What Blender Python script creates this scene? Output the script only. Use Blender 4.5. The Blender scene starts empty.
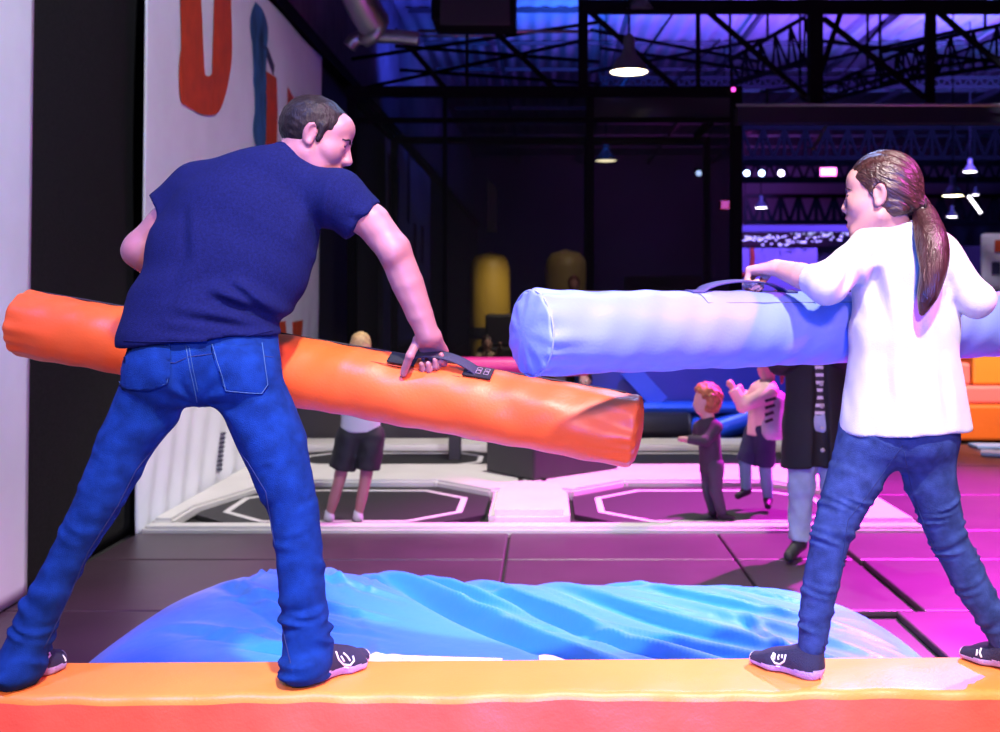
import bpy, bmesh, math, random
import numpy as np
from mathutils import Vector, Matrix
from mathutils.bvhtree import BVHTree
random.seed(7)
PI = math.pi
SC = bpy.context.scene
COL = SC.collection
CX, CY, FL, CAMZ = 545.0, 298.0, 1100.0, 1.45      # lens of the photograph in its own 1000x732 frame

def J(px, py, d):
    """pixel of the photograph at real distance d -> point in the room"""
    return np.array([(px-CX)*d/FL, d, CAMZ-(py-CY)*d/FL])
def V(*a): return np.array(a, float)
def unit(v): v = np.array(v, float); return v/np.linalg.norm(v)

# ------------------------------------------------------------------ camera
cd = bpy.data.cameras.new('camera'); cam = bpy.data.objects.new('camera', cd); COL.objects.link(cam)
cam.location = (0, 0, CAMZ); cam.rotation_euler = (PI/2, 0, 0)
cd.sensor_fit = 'HORIZONTAL'; cd.sensor_width = 36; cd.lens = FL/1000*36
cd.shift_x = -(CX-500)/1000; cd.shift_y = (CY-366)/1000
cd.clip_start = .05; cd.clip_end = 200
SC.camera = cam
cd.dof.use_dof = True; cd.dof.focus_distance = 2.88; cd.dof.aperture_fstop = 4.0
vs = SC.view_settings
vs.view_transform = 'Standard'; vs.look = 'None'; vs.gamma = 1; vs.use_curve_mapping = False; vs.exposure = 0

# ------------------------------------------------------------------ materials
MATS = {}
def mat(name, col, rough=.6, metal=0, spec=.5, bump=0, bscale=60, var=0, vscale=8, coat=0, sheen=0,
        emit=None, estr=0, stretch=None, rot=0, sss=0, alpha=1, bump2=0, b2scale=6):
    if name in MATS: return MATS[name]
    m = bpy.data.materials.new(name); m.use_nodes = True
    nt = m.node_tree; N = nt.nodes; L = nt.links
    b = N['Principled BSDF']
    b.inputs['Base Color'].default_value = (*col, 1)
    b.inputs['Roughness'].default_value = rough
    b.inputs['Metallic'].default_value = metal
    b.inputs['Specular IOR Level'].default_value = spec
    b.inputs['Coat Weight'].default_value = coat
    b.inputs['Sheen Weight'].default_value = sheen
    if sss:
        b.inputs['Subsurface Weight'].default_value = sss
        b.inputs['Subsurface Radius'].default_value = (.012, .005, .003)
        b.inputs['Subsurface Scale'].default_value = 1
    if alpha < 1: b.inputs['Alpha'].default_value = alpha
    if emit:
        b.inputs['Emission Color'].default_value = (*emit, 1); b.inputs['Emission Strength'].default_value = estr
    if bump or var or bump2:
        tc = N.new('ShaderNodeTexCoord'); src = tc.outputs['Object']
        if stretch:
            mp = N.new('ShaderNodeMapping'); mp.inputs['Scale'].default_value = stretch
            if rot:
                m0 = N.new('ShaderNodeMapping'); m0.inputs['Rotation'].default_value = (0, rot, 0); L.new(src, m0.inputs['Vector']); src = m0.outputs['Vector']
            L.new(src, mp.inputs['Vector']); src = mp.outputs['Vector']
        if var:
            n = N.new('ShaderNodeTexNoise'); n.inputs['Scale'].default_value = vscale; n.inputs['Detail'].default_value = 4
            L.new(src, n.inputs['Vector'])
            r = N.new('ShaderNodeValToRGB')
            r.color_ramp.elements[0].position = .3; r.color_ramp.elements[1].position = .7
            r.color_ramp.elements[0].color = (*[max(0, c*(1-var)) for c in col], 1)
            r.color_ramp.elements[1].color = (*[min(1, c*(1+var)) for c in col], 1)
            L.new(n.outputs['Fac'], r.inputs['Fac']); L.new(r.outputs['Color'], b.inputs['Base Color'])
        prev = None
        for st, sc_ in ((bump2, b2scale), (bump, bscale)):
            if not st: continue
            n = N.new('ShaderNodeTexNoise'); n.inputs['Scale'].default_value = sc_; n.inputs['Detail'].default_value = 3
            L.new(src, n.inputs['Vector'])
            bp = N.new('ShaderNodeBump'); bp.inputs['Strength'].default_value = st; bp.inputs['Distance'].default_value = .01 if sc_ > 20 else .05
            L.new(n.outputs['Fac'], bp.inputs['Height'])
            if prev: L.new(prev.outputs['Normal'], bp.inputs['Normal'])
            prev = bp
        L.new(prev.outputs['Normal'], b.inputs['Normal']) if prev else None
    MATS[name] = m
    return m

def net_mat(name, col, cover):
    m = bpy.data.materials.new(name); m.use_nodes = True; nt = m.node_tree; N = nt.nodes; L = nt.links
    b = N['Principled BSDF']; b.inputs['Base Color'].default_value = (*col, 1); b.inputs['Roughness'].default_value = .6; b.inputs['Specular IOR Level'].default_value = .1
    t = N.new('ShaderNodeBsdfTransparent'); x = N.new('ShaderNodeMixShader'); x.inputs[0].default_value = cover
    L.new(t.outputs[0], x.inputs[1]); L.new(b.outputs[0], x.inputs[2]); L.new(x.outputs[0], N['Material Output'].inputs['Surface'])
    MATS[name] = m
    return m

# ------------------------------------------------------------------ mesh helpers
class MB:
    """collects boxes, bars, tubes and sheets of ONE part"""
    def __init__(s): s.v = []; s.f = []; s.mi = []; s.sm = []
    def add(s, vs, fs, mi=0, smooth=False):
        o = len(s.v); s.v += [tuple(map(float, p)) for p in vs]
        for f in fs: s.f.append([o+i for i in f]); s.mi.append(mi); s.sm.append(smooth)
        return s
    def box(s, lo, hi, bev=0, mi=0, M=None, seg=2):
        bm = bmesh.new(); bmesh.ops.create_cube(bm, size=1)
        lo = np.array(lo, float); hi = np.array(hi, float)
        for v in bm.verts: v.co = Vector((lo+hi)/2) + Vector(np.array(v.co)*(hi-lo))
        if bev: bmesh.ops.bevel(bm, geom=bm.edges[:], offset=bev, segments=seg, profile=.5, affect='EDGES')
        if M is not None: bmesh.ops.transform(bm, matrix=M, verts=bm.verts)
        bm.verts.index_update()
        s.add([v.co for v in bm.verts], [[v.index for v in f.verts] for f in bm.faces], mi, False); bm.free(); return s
    def bar(s, a, b, w, h=None, mi=0, up=(0, 0, 1)):
        h = h or w; a = np.array(a, float); b = np.array(b, float); d = unit(b-a)
        u = np.array(up, float)
        if abs(np.dot(u, d)) > .98: u = V(0, 1, 0)
        x = unit(np.cross(d, u)); y = np.cross(x, d)
        P = [p+sx*x*w/2+sy*y*h/2 for p in (a, b) for sx, sy in ((-1, -1), (1, -1), (1, 1), (-1, 1))]
        return s.add(P, [[3, 2, 1, 0], [4, 5, 6, 7], [0, 1, 5, 4], [1, 2, 6, 5], [2, 3, 7, 6], [3, 0, 4, 7]], mi)
    def tube(s, pts, r, n=12, mi=0, cap=True):
        pts = [np.array(p, float) for p in pts]; rs = r if isinstance(r, (list, tuple)) else [r]*len(pts)
        V_ = []; prev = None
        for i, p in enumerate(pts):
            d = unit(pts[min(i+1, len(pts)-1)]-pts[max(i-1, 0)])
            if prev is None:
                u = V(0, 0, 1) if abs(d[2]) < .9 else V(1, 0, 0)
                x = unit(np.cross(d, u))
            else: x = unit(prev-d*np.dot(prev, d))
            prev = x; y = np.cross(d, x)
            V_ += [p+rs[i]*(x*math.cos(2*PI*k/n)+y*math.sin(2*PI*k/n)) for k in range(n)]
        F = [[i*n+k, i*n+(k+1) % n, (i+1)*n+(k+1) % n, (i+1)*n+k] for i in range(len(pts)-1) for k in range(n)]
        if cap: F += [list(range(n))[::-1], [(len(pts)-1)*n+k for k in range(n)]]
        return s.add(V_, F, mi, True)
    def lathe(s, prof, c=(0, 0, 0), n=24, mi=0):
        """prof: (radius, z) going up or down"""
        V_ = [(c[0]+r*math.cos(2*PI*k/n), c[1]+r*math.sin(2*PI*k/n), c[2]+z) for r, z in prof for k in range(n)]
        F = [[i*n+k, i*n+(k+1) % n, (i+1)*n+(k+1) % n, (i+1)*n+k] for i in range(len(prof)-1) for k in range(n)]
        return s.add(V_, F, mi, True)
    def grid(s, fn, nu, nv, mi=0):
        V_ = [fn(i/nu, j/nv) for i in range(nu+1) for j in range(nv+1)]
        F = [[i*(nv+1)+j, (i+1)*(nv+1)+j, (i+1)*(nv+1)+j+1, i*(nv+1)+j+1] for i in range(nu) for j in range(nv)]
        return s.add(V_, F, mi, True)
    def build(s, name, mats, parent=None, fix=True, sub=0, solid=0):
        me = bpy.data.meshes.new(name); me.from_pydata(s.v, [], s.f)
        for m in (mats if isinstance(mats, (list, tuple)) else [mats]): me.materials.append(m)
        me.polygons.foreach_set('material_index', s.mi); me.polygons.foreach_set('use_smooth', s.sm)
        if fix:
            bm = bmesh.new(); bm.from_mesh(me); bmesh.ops.recalc_face_normals(bm, faces=bm.faces); bm.to_mesh(me); bm.free()
        me.update()
        o = bpy.data.objects.new(name, me); COL.objects.link(o)
        if parent is not None: attach(o, parent)
        if solid: md = o.modifiers.new('solid', 'SOLIDIFY'); md.thickness = solid
        if sub: md = o.modifiers.new('sub', 'SUBSURF'); md.levels = md.render_levels = sub
        return o

def world_of(o):
    M = o.matrix_basis.copy()
    while o.parent is not None:
        M = o.parent.matrix_basis @ M
        o = o.parent
    return M
def attach(o, parent):
    """parent keeping the vertices where they are in the room"""
    W = world_of(parent); o.parent = parent
    o.matrix_basis = W.inverted() @ o.matrix_basis
def tag(o, label=None, cat=None, group=None, kind=None):
    if label: o['label'] = label
    if cat: o['category'] = cat
    if group: o['group'] = group
    if kind: o['kind'] = kind
    return o
def empty(name, loc=(0, 0, 0), label=None, cat=None, group=None):
    o = bpy.data.objects.new(name, None); COL.objects.link(o); o.location = tuple(map(float, loc)); o.empty_display_size = .1
    return tag(o, label, cat, group)
def copy_tree(o, parent=None):
    c = o.copy(); COL.objects.link(c); c.parent = parent
    for ch in list(o.children): copy_tree(ch, c)
    return c
def rebase(o, base):
    """move a mesh object's origin to base (vertices stay)"""
    b = Vector(tuple(map(float, base))); o.data.transform(Matrix.Translation(-b)); o.location = b; return o

# ------------------------------------------------------------------ sculpting by distance fields
def _smin(a, b, k):
    if k <= 0: return np.minimum(a, b)
    h = np.clip(.5+.5*(b-a)/k, 0, 1); return b+(a-b)*h-k*h*(1-h)
class Field:
    def __init__(s, lo, hi, h):
        lo = np.array(lo, float); hi = np.array(hi, float); s.lo = lo; s.h = h
        n = np.ceil((hi-lo)/h).astype(int)+1
        s.ax = [(lo[i]+h*np.arange(n[i])).astype(np.float32) for i in range(3)]
        s.f = np.full(n, 1., np.float32)
    def put(s, fn, lo, hi, k=0, op='u', clips=()):
        m = k+3*s.h; sl = []
        for i in range(3):
            a = max(0, int((lo[i]-m-s.lo[i])/s.h)); b = min(len(s.ax[i]), int((hi[i]+m-s.lo[i])/s.h)+2)
            if a >= b: return
            sl.append(slice(a, b))
        X = s.ax[0][sl[0]][:, None, None]; Y = s.ax[1][sl[1]][None, :, None]; Z = s.ax[2][sl[2]][None, None, :]
        d = fn(X, Y, Z).astype(np.float32)
        for c in clips:
            p, n = c[0], unit(c[1]); kk = c[2] if len(c) > 2 else 0
            e = (X-p[0])*n[0]+(Y-p[1])*n[1]+(Z-p[2])*n[2]
            d = -_smin(-d, -e, kk)
        sl = tuple(sl); a = s.f[sl]
        s.f[sl] = _smin(a, d, k) if op == 'u' else -_smin(-a, d, k)
    def cone(s, a, b, ra, rb, k=.01, u=None, sq=1., op='u', clips=()):
        a = np.array(a, float); b = np.array(b, float); ab = b-a; L2 = max(1e-9, ab@ab)
        uu = None if u is None else unit(u)
        def fn(X, Y, Z):
            px, py, pz = X-a[0], Y-a[1], Z-a[2]
            t = np.clip((px*ab[0]+py*ab[1]+pz*ab[2])/L2, 0, 1)
            qx, qy, qz = px-t*ab[0], py-t*ab[1], pz-t*ab[2]
            q2 = qx*qx+qy*qy+qz*qz
            if uu is not None:
                qu = qx*uu[0]+qy*uu[1]+qz*uu[2]; q2 = np.maximum(q2-qu*qu, 0)+(qu/sq)**2
            return np.sqrt(q2)-(ra+(rb-ra)*t)
        R = max(ra, rb)*max(1, sq)
        s.put(fn, np.minimum(a, b)-R, np.maximum(a, b)+R, k, op, clips)
    def chain(s, pts, rs, k=.01, **kw):
        for i in range(len(pts)-1): s.cone(pts[i], pts[i+1], rs[i], rs[i+1], k if i == 0 else min(k, .003), **kw)
    def ell(s, c, r, R=None, k=.01, op='u', clips=()):
        c = np.array(c, float); R = np.eye(3) if R is None else np.array(R, float); r = np.array(r, float)
        def fn(X, Y, Z):
            px, py, pz = X-c[0], Y-c[1], Z-c[2]; k0 = 0; k1 = 0
            for i in range(3):
                q = (px*R[i, 0]+py*R[i, 1]+pz*R[i, 2])/r[i]; k0 = k0+q*q; k1 = k1+(q/r[i])**2
            k0 = np.sqrt(k0); k1 = np.sqrt(k1)+1e-9
            return k0*(k0-1)/k1
        m = np.abs(R.T)@r
        s.put(fn, c-m, c+m, k, op, clips)
    def cut(s, p, n, k=0, lo=None, hi=None):
        n = unit(n)
        lo = s.lo if lo is None else lo; hi = np.array([a[-1] for a in s.ax]) if hi is None else hi
        s.put(lambda X, Y, Z: -((X-p[0])*n[0]+(Y-p[1])*n[1]+(Z-p[2])*n[2]), lo, hi, k, 's')
    def warp(s, fn, band=.03):
        I = np.nonzero(np.abs(s.f) < band)
        s.f[I] += fn(s.ax[0][I[0]], s.ax[1][I[1]], s.ax[2][I[2]]).astype(np.float32)
    def mesh(s, name, mats, parent=None, smooth=1, pick=None):
        f = s.f; ins = f < 0
        cnt = np.zeros(np.array(f.shape)-1, np.int8)
        for i in (0, 1):
            for j in (0, 1):
                for k in (0, 1):
                    cnt += ins[i:f.shape[0]-1+i, j:f.shape[1]-1+j, k:f.shape[2]-1+k]
        act = (cnt > 0) & (cnt < 8); ijk = np.argwhere(act); idx = np.full(act.shape, -1, np.int32); idx[act] = np.arange(len(ijk))
        pos = np.zeros((len(ijk), 3)); num = np.zeros(len(ijk))
        C = [(i, j, k) for i in (0, 1) for j in (0, 1) for k in (0, 1)]
        for a in C:
            for ax in range(3):
                if a[ax]: continue
                b = list(a); b[ax] = 1
                fa = f[ijk[:, 0]+a[0], ijk[:, 1]+a[1], ijk[:, 2]+a[2]]; fb = f[ijk[:, 0]+b[0], ijk[:, 1]+b[1], ijk[:, 2]+b[2]]
                m = (fa < 0) != (fb < 0); t = fa[m]/(fa[m]-fb[m])
                p = np.tile(np.array(a, float), (m.sum(), 1)); p[:, ax] += t
                pos[m] += p; num[m] += 1
        pos = (ijk+pos/num[:, None])*s.h+s.lo
        Q = []
        for ax in range(3):
            u, v = (ax+1) % 3, (ax+2) % 3
            sl0 = [slice(None)]*3; sl1 = [slice(None)]*3; sl0[ax] = slice(0, -1); sl1[ax] = slice(1, None)
            A = ins[tuple(sl0)]; B = ins[tuple(sl1)]; e = np.argwhere(A != B)
            e = e[(e[:, u] > 0) & (e[:, v] > 0) & (e[:, u] < f.shape[u]-1) & (e[:, v] < f.shape[v]-1)]
            fl = A[e[:, 0], e[:, 1], e[:, 2]]
            def cell(du, dv):
                c = e.copy(); c[:, u] += du; c[:, v] += dv; return idx[c[:, 0], c[:, 1], c[:, 2]]
            q = np.stack([cell(-1, -1), cell(0, -1), cell(0, 0), cell(-1, 0)], 1)
            q[~fl] = q[~fl][:, ::-1]; Q.append(q)
        Q = np.concatenate(Q)
        for _ in range(smooth):
            acc = np.zeros_like(pos); n = np.zeros(len(pos))
            for a, b in ((0, 1), (1, 2), (2, 3), (3, 0)):
                np.add.at(acc, Q[:, a], pos[Q[:, b]]); np.add.at(n, Q[:, a], 1)
                np.add.at(acc, Q[:, b], pos[Q[:, a]]); np.add.at(n, Q[:, b], 1)
            pos = pos*.5+.5*acc/np.maximum(n, 1)[:, None]
        me = bpy.data.meshes.new(name)
        me.vertices.add(len(pos)); me.vertices.foreach_set('co', pos.astype(np.float32).ravel())
        me.loops.add(Q.size); me.loops.foreach_set('vertex_index', Q.astype(np.int32).ravel())
        me.polygons.add(len(Q)); me.polygons.foreach_set('loop_start', np.arange(0, Q.size, 4, dtype=np.int32))
        for m in (mats if isinstance(mats, (list, tuple)) else [mats]): me.materials.append(m)
        if pick is not None: me.polygons.foreach_set('material_index', pick(pos[Q].mean(1)).astype(np.int32))
        me.polygons.foreach_set('use_smooth', np.ones(len(Q), bool))
        me.update(calc_edges=True); me.validate()
        o = bpy.data.objects.new(name, me); COL.objects.link(o)
        if parent is not None: attach(o, parent)
        return o
def bvh_of(o):
    W = world_of(o); me = o.data
    return BVHTree.FromPolygons([W @ v.co for v in me.vertices], [tuple(p.vertices) for p in me.polygons])
def project(bvh, pts, dir_=None, lift=.0015):
    """drop points on a surface along the sight line (or dir_)"""
    out = []
    for p in pts:
        p = Vector(tuple(map(float, p))); o = Vector((0, 0, CAMZ)); d = (p-o).normalized()
        if dir_ is not None: d = Vector(tuple(dir_)).normalized(); o = p-d*2
        h = bvh.ray_cast(o, d)
        if h[0] is not None: out.append(np.array(h[0]+h[1]*lift*(1 if h[1].dot(d) < 0 else -1)))
    return out
def dense(pts, n=6):
    out = []
    for a, b in zip(pts[:-1], pts[1:]):
        out += [np.array(a)+(np.array(b)-np.array(a))*i/n for i in range(n)]
    return out+[np.array(pts[-1])]
def catmull(pts, n=6):
    pts = [np.array(p, float) for p in pts]; P = [2*pts[0]-pts[1]]+pts+[2*pts[-1]-pts[-2]]; out = []
    for i in range(1, len(P)-2):
        a, b, c, d = P[i-1:i+3]
        for k in range(n):
            t = k/n; out.append(.5*((2*b)+(c-a)*t+(2*a-5*b+4*c-d)*t*t+(3*b-a-3*c+d)*t**3))
    return out+[pts[-1]]
# ================================================================== THE HALL
WX = -2.55                                                         # plane of the left wall
M_floor = mat('floor_black', (.012, .011, .013), .7, bump=.15, bscale=90)
M_mat = mat('mat_vinyl', (.038, .022, .034), .38, spec=.5, bump=.1, bscale=150, var=.18, vscale=2.2, bump2=.12, b2scale=1.6)  # part of the magenta light is put into this base colour
M_blackwall = mat('black_wall', (.005, .005, .006), .75, bump=.2, bscale=40)
M_black = mat('black_steel', (.004, .004, .006), .85, spec=.06)
M_blackpad = mat('black_pad', (.022, .02, .024), .5, bump=.1, bscale=120, bump2=.15, b2scale=3)
M_roof = mat('roof_sheet', (.34, .32, .40), .55, var=.35, vscale=.35, bump=.1, bscale=30)
M_ban = mat('banner_white', (.72, .74, .80), .75, bump=.12, bscale=160, var=.04, vscale=3)
M_curt = mat('black_cloth', (.014, .0135, .0135), .9, spec=.1, bump=.3, bscale=220, var=.25, vscale=60)
M_redp = mat('red_paint', (.52, .055, .012), .6, var=.15, vscale=6)
M_bluep = mat('blue_paint', (.02, .085, .20), .7, var=.7, vscale=7, stretch=(1, 1, .35))
M_navyp = mat('navy_paint', (.03, .03, .09), .7)
M_pad = mat('white_pad', (.62, .60, .58), .5, bump=.08, bscale=120, bump2=.15, b2scale=4, var=.05, vscale=3)
M_bed = mat('tramp_bed', (.018, .018, .02), .55, bump=.3, bscale=300)
M_line = mat('white_line', (.62, .6, .6), .6)
M_orange = mat('orange_vinyl', (.80, .17, .022), .40, spec=.45, bump=.10, bscale=140, bump2=.22, b2scale=5, var=.04, vscale=3)
M_pinklit = mat('orange_vinyl_pinklit', (.84, .12, .07), .42, spec=.45, bump=.10, bscale=140, bump2=.22, b2scale=5, var=.04, vscale=3)  # same orange vinyl as the beam top, pink front light put into its colour
M_webb = mat('dark_webbing', (.02, .02, .045), .6, bump=.4, bscale=300)
M_seam = mat('seam_thread', (.02, .015, .02), .7)
M_steel = mat('galvanised', (.35, .35, .38), .35, metal=.8)

def struct(o): o['kind'] = 'structure'; return o

struct(MB().box((-9, -3, -.25), (22, 44, -.035)).build('floor', M_floor))

# ---- left wall, black, then the corrugated cladding above it
w = MB().box((WX-.35, -3, -.04), (WX-.12, 44, 4.35)); struct(w.build('wall_left', M_blackwall))
M_clad = mat('cladding', (.14, .13, .17), .55, var=.3, vscale=1.2)
w = MB()
ys = np.arange(6, 44, .15)
w.grid(lambda u, v: (WX-.30+.035*math.sin(u*38/.30*2*PI), 6+38*u, 4.35+3.2*v), 1000, 1)
struct(w.build('wall_left_cladding', M_clad, solid=.02)); bpy.data.objects['wall_left_cladding'].name = 'trim_1'
w = MB().box((WX-.14, -3, 4.24), (WX+.02, 44, 4.38)); struct(w.build('trim_2', M_black))
struct(MB().box((-9, 43.5, -.04), (22, 43.9, 9)).build('wall_back', mat('back_wall', (.05, .05, .075), .8, var=.4, vscale=.3)))
struct(MB().box((21.5, -3, -.04), (21.9, 44, 9)).build('wall_right', M_blackwall))

# ---- roof: long sheets with purlins, pitched a little towards the back
M_purl = mat('purlin', (.03, .03, .045), .6)
r = MB()
r.grid(lambda u, v: (-9+31*v, -3+47*u, 7.0+.05*math.sin(v*31/.33*2*PI)*.5), 1, 700)
struct(r.build('ceiling', M_roof, solid=.03))

# ---- things that hold up or stiffen the roof
def strut(mb, a, b, w=.06, h=None, mi=0): mb.bar(a, b, w, h, mi); return mb
def lattice(A0, A1, B0, B1, n, w=.05, chord=.09, posts=True, zig=True):
    mb = MB(); A0, A1, B0, B1 = [np.array(p, float) for p in (A0, A1, B0, B1)]
    mb.bar(A0, A1, chord); mb.bar(B0, B1, chord)
    for i in range(n):
        a = A0+(A1-A0)*i/n; a2 = A0+(A1-A0)*(i+1)/n; b = B0+(B1-B0)*i/n; b2 = B0+(B1-B0)*(i+1)/n; m = (b+b2)/2
        if zig: mb.bar(a, m, w); mb.bar(m, a2, w)
        else: mb.bar(a, b2, w)
        if posts: mb.bar(a, b, w*1.1)
    mb.bar(A1, B1, w)
    for p in (A0, A1, (A0+A1)/2): mb.bar(p, V(p[0], p[1], 6.97), .04)
    return mb
roof_root = []
# main truss in front of the roof, over the cage: top chord, posts and falling diagonals, deep bottom beam on the right
t = empty('roof_truss', J(815, 50, 12.5), 'nearest black roof truss with a top chord across the frame and falling diagonals', 'truss')
Y = 12.45
MB().bar(J(582, 7, Y), J(1350, 7, Y), .14, .14).build('top_chord', M_black, t)
for i, px in enumerate((467, 583, 698, 815, 930, 1046)):
    wd = {467: .035, 583: .11, 698: .05, 815: .15, 930: .09, 1046: .1}[px]
    MB().bar(J(px, -60 if px in (583, 815) else 3, Y), J(px, 104 if px > 740 else 89, Y), wd, wd).build('post', M_black, t)
for a, b in (((485, 22), (554, 88)), ((395, 30), (445, 88)), ((590, 12), (676, 88)), ((706, 10), (806, 96)), ((823, 18), (925, 98)), ((938, 12), (1040, 98)),
             ((845, 0), (812, 98)), ((1046, 10), (1150, 98))):
    MB().bar(J(*a, Y), J(*b, Y), .055).build('diagonal', M_black, t)
MB().box(J(736, 124, Y)+V(0, -.1, 0), J(1350, 108, Y)+V(0, .1, 0)).build('bottom_beam', mat('navy_beam', (.012, .012, .025), .5), t)
tag(MB().tube([J(736, 105, Y-.2), J(1350, 105, Y-.2)], .017, 8).build('conduit_pipe', M_steel), 'thin pale conduit pipe running along the deep roof beam on the right', 'pipe')
tag(MB().tube([J(418, 31, 12.6), J(590, 31.5, 12.6)], .02, 8).build('conduit_pipe', M_steel), 'thin grey pipe high on the left behind the black speaker box', 'pipe')
tag(MB().tube([J(418, 36, 12.9), J(505, 36, 12.9)], .014, 8).build('conduit_pipe', M_steel), 'second thin grey pipe just under the other by the speaker box', 'pipe')

def truss(name, mb, label): return tag(mb.build(name, M_black), label, 'truss')
# sloped lattice girders further back
truss('lattice_girder', lattice(J(730, 60, 18), J(805, 17, 18), J(733, 84, 18), J(812, 58, 18), 5, .035, .07), 'short sloped lattice girder left of the thick roof post')
truss('lattice_girder', lattice(J(880, 52, 18), J(1090, 5, 18), J(880, 84, 18), J(1090, 52, 18), 9, .032, .065), 'sloped lattice girder climbing to the upper right corner')
truss('lattice_girder', lattice(J(800, 98, 19), J(935, 38, 19), J(812, 104, 19), J(938, 72, 19), 7, .032, .06), 'lattice girder rising in the middle of the purple roof behind the right truss')
truss('lattice_girder', lattice(J(600, 78, 22), J(1250, 78, 22), J(600, 87, 22), J(1250, 87, 22), 60, .04, .07, posts=False), 'long level lattice girder with fine webbing just above the deep roof beam')
truss('lattice_girder', lattice(J(742, 128, 26), J(1290, 128, 26), J(742, 158, 26), J(1290, 158, 26), 26, .07, .11), 'spiky level lattice girder beneath the deep roof beam')
truss('lattice_girder', lattice(J(742, 163, 30), J(1290, 163, 30), J(742, 180, 30), J(1290, 180, 30), 40, .06, .16, posts=False), 'lower lattice girder level with the small stage lamps')
truss('lattice_girder', lattice(J(745, 196, 34), J(1190, 196, 34), J(745, 222, 34), J(1190, 222, 34), 25, .09, .12), 'farthest lattice girder above the fairy lights')
# thin bracing rods under the roof
k = 0
rods = [((345, 60), (600, 22), 16), ((345, 92), (585, 40), 16), ((395, 46), (600, 62), 16), ((400, 70), (600, 84), 17), ((590, 30), (760, 62), 17), ((590, 72), (770, 38), 17),
        ((600, 48), (780, 74), 18), ((735, 80), (960, 30), 17), ((760, 92), (1010, 56), 17), ((815, 40), (1010, 64), 17), ((830, 96), (1010, 34), 18), ((620, 88), (672, 15), 20), ((668, 88), (720, 40), 20), ((840, 78), (885, 20), 20)]
for a, b, d in rods:
    tag(MB().bar(J(*a, d), J(*b, d), .045).build('bracing_rod', M_black), 'thin dark bracing rod crossing under the purple roof', 'rod', 'bracing rods under the roof')
for i, y in enumerate(np.arange(15.5, 43, 2.7)):
    tag(MB().box((-2.6, y, 6.88), (21, y+.06, 6.96)).build('roof_purlin', M_purl), 'long dark purlin across the underside of the purple roof', 'purlin', 'roof purlins')
for i, x in enumerate((-1, 1.5, 4, 6.5, 9, 11.5, 14)):
    tag(MB().box((x, 12, 6.68), (x+.07, 43, 6.80)).build('roof_rail', M_purl), 'dark rail running lengthwise under the purple roof', 'rail', 'roof rails')
tag(MB().tube([J(838, 105, 12.7), J(812, 150, 13.4)], .018, 8).build('hanging_rod', M_steel), 'short pale rod slanting down from the deep roof beam', 'rod')

# ---- ducts and the hanging speaker
M_duct = mat('duct_foil', (.30, .30, .36), .3, metal=.85, bump=.3, bscale=30)
d = empty('ventilation_duct', J(380, 30, 11), 'silver ribbed ventilation duct in the upper left under the roof', 'duct')
def ribbed(path, r, every=.04):
    pts = catmull(path, 14); return [p for p in pts], [r*(1+.06*(i % 2)) for i in range(len(pts))]
p, rr = ribbed([J(352, -20, 10.6), J(362, 4, 10.8), J(374, 24, 11)], .16); MB().tube(p, rr, 20).build('duct_pipe', M_duct, d)
p, rr = ribbed([J(349, 47, 11.2), J(356, 39, 11.2), J(372, 36, 11.2), J(400, 37, 11.2), J(419, 39, 11.2)], .07); MB().tube(p, rr, 16).build('duct_elbow', M_duct, d)
MB().tube([J(370, 27, 11), J(377, 33, 11.05)], .18, 20).build('duct_collar', M_steel, d)
s = empty('hanging_speaker', J(475, 10, 11), 'large black speaker box hanging from the roof at the top', 'speaker')
MB().box(J(434, 28, 11)-V(0, .3, 0), J(516, -30, 11)+V(0, .3, 0), .03).build('cabinet', M_black, s)
MB().box(J(440, 25, 10.68)-V(0, .01, 0), J(510, -28, 10.68)+V(0, .02, 0), .008).build('grille', mat('grille', (.02, .02, .022), .8, bump=.6, bscale=200), s)
for q in (450, 500): MB().bar(J(q, -28, 11), J(q, -110, 11), .03).build('hanger', M_steel, s)

# ---- wall banners and the black cloth between them
def ban(y0, y1, z0, z1, amp, lean=0., off=0., fold=3., lowfold=0.):
    def fn(u, v):
        y = y0+(y1-y0)*u+lean*(1-v); z = z0+(z1-z0)*v
        a = amp*(math.sin(u*(y1-y0)*fold*2+1.3*math.sin(v*3+u*4))*.6+.4*math.sin(v*5+u*(y1-y0)*1.3))
        lf = lowfold*max(0, .42-v)**1.2*math.sin(u*(y1-y0)*17-v*24+2.2*math.sin(u*9))
        return (WX+off+a+lf+.02, y, z)
    return fn
def banner_thing(fn, nu, nv, name, m, label, cat, th=.012):
    e = empty(name, fn(0, 0), label, cat)
    MB().grid(fn, nu, nv).build('cloth', m, e, solid=th)
    return e
f1 = ban(2.6, 5.46, .0, 4.2, .012, -.10)
banner_thing(f1, 60, 60, 'wall_banner', M_ban, 'plain white banner at the left edge of the photo', 'banner')
f2 = ban(5.45, 7.08, -.02, 4.2, .05, -.06, -.07, 1.6)
banner_thing(f2, 50, 60, 'wall_drape', M_curt, 'black cloth drape between the two white banners on the left', 'drape')
f3 = ban(6.99, 12.40, -.03, 4.16, .012, -.2, .0, 1.2, .035)
B3 = banner_thing(f3, 160, 80, 'wall_banner', M_ban, 'white banner painted with a red letter U and a blue brush stroke', 'banner')
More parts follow.
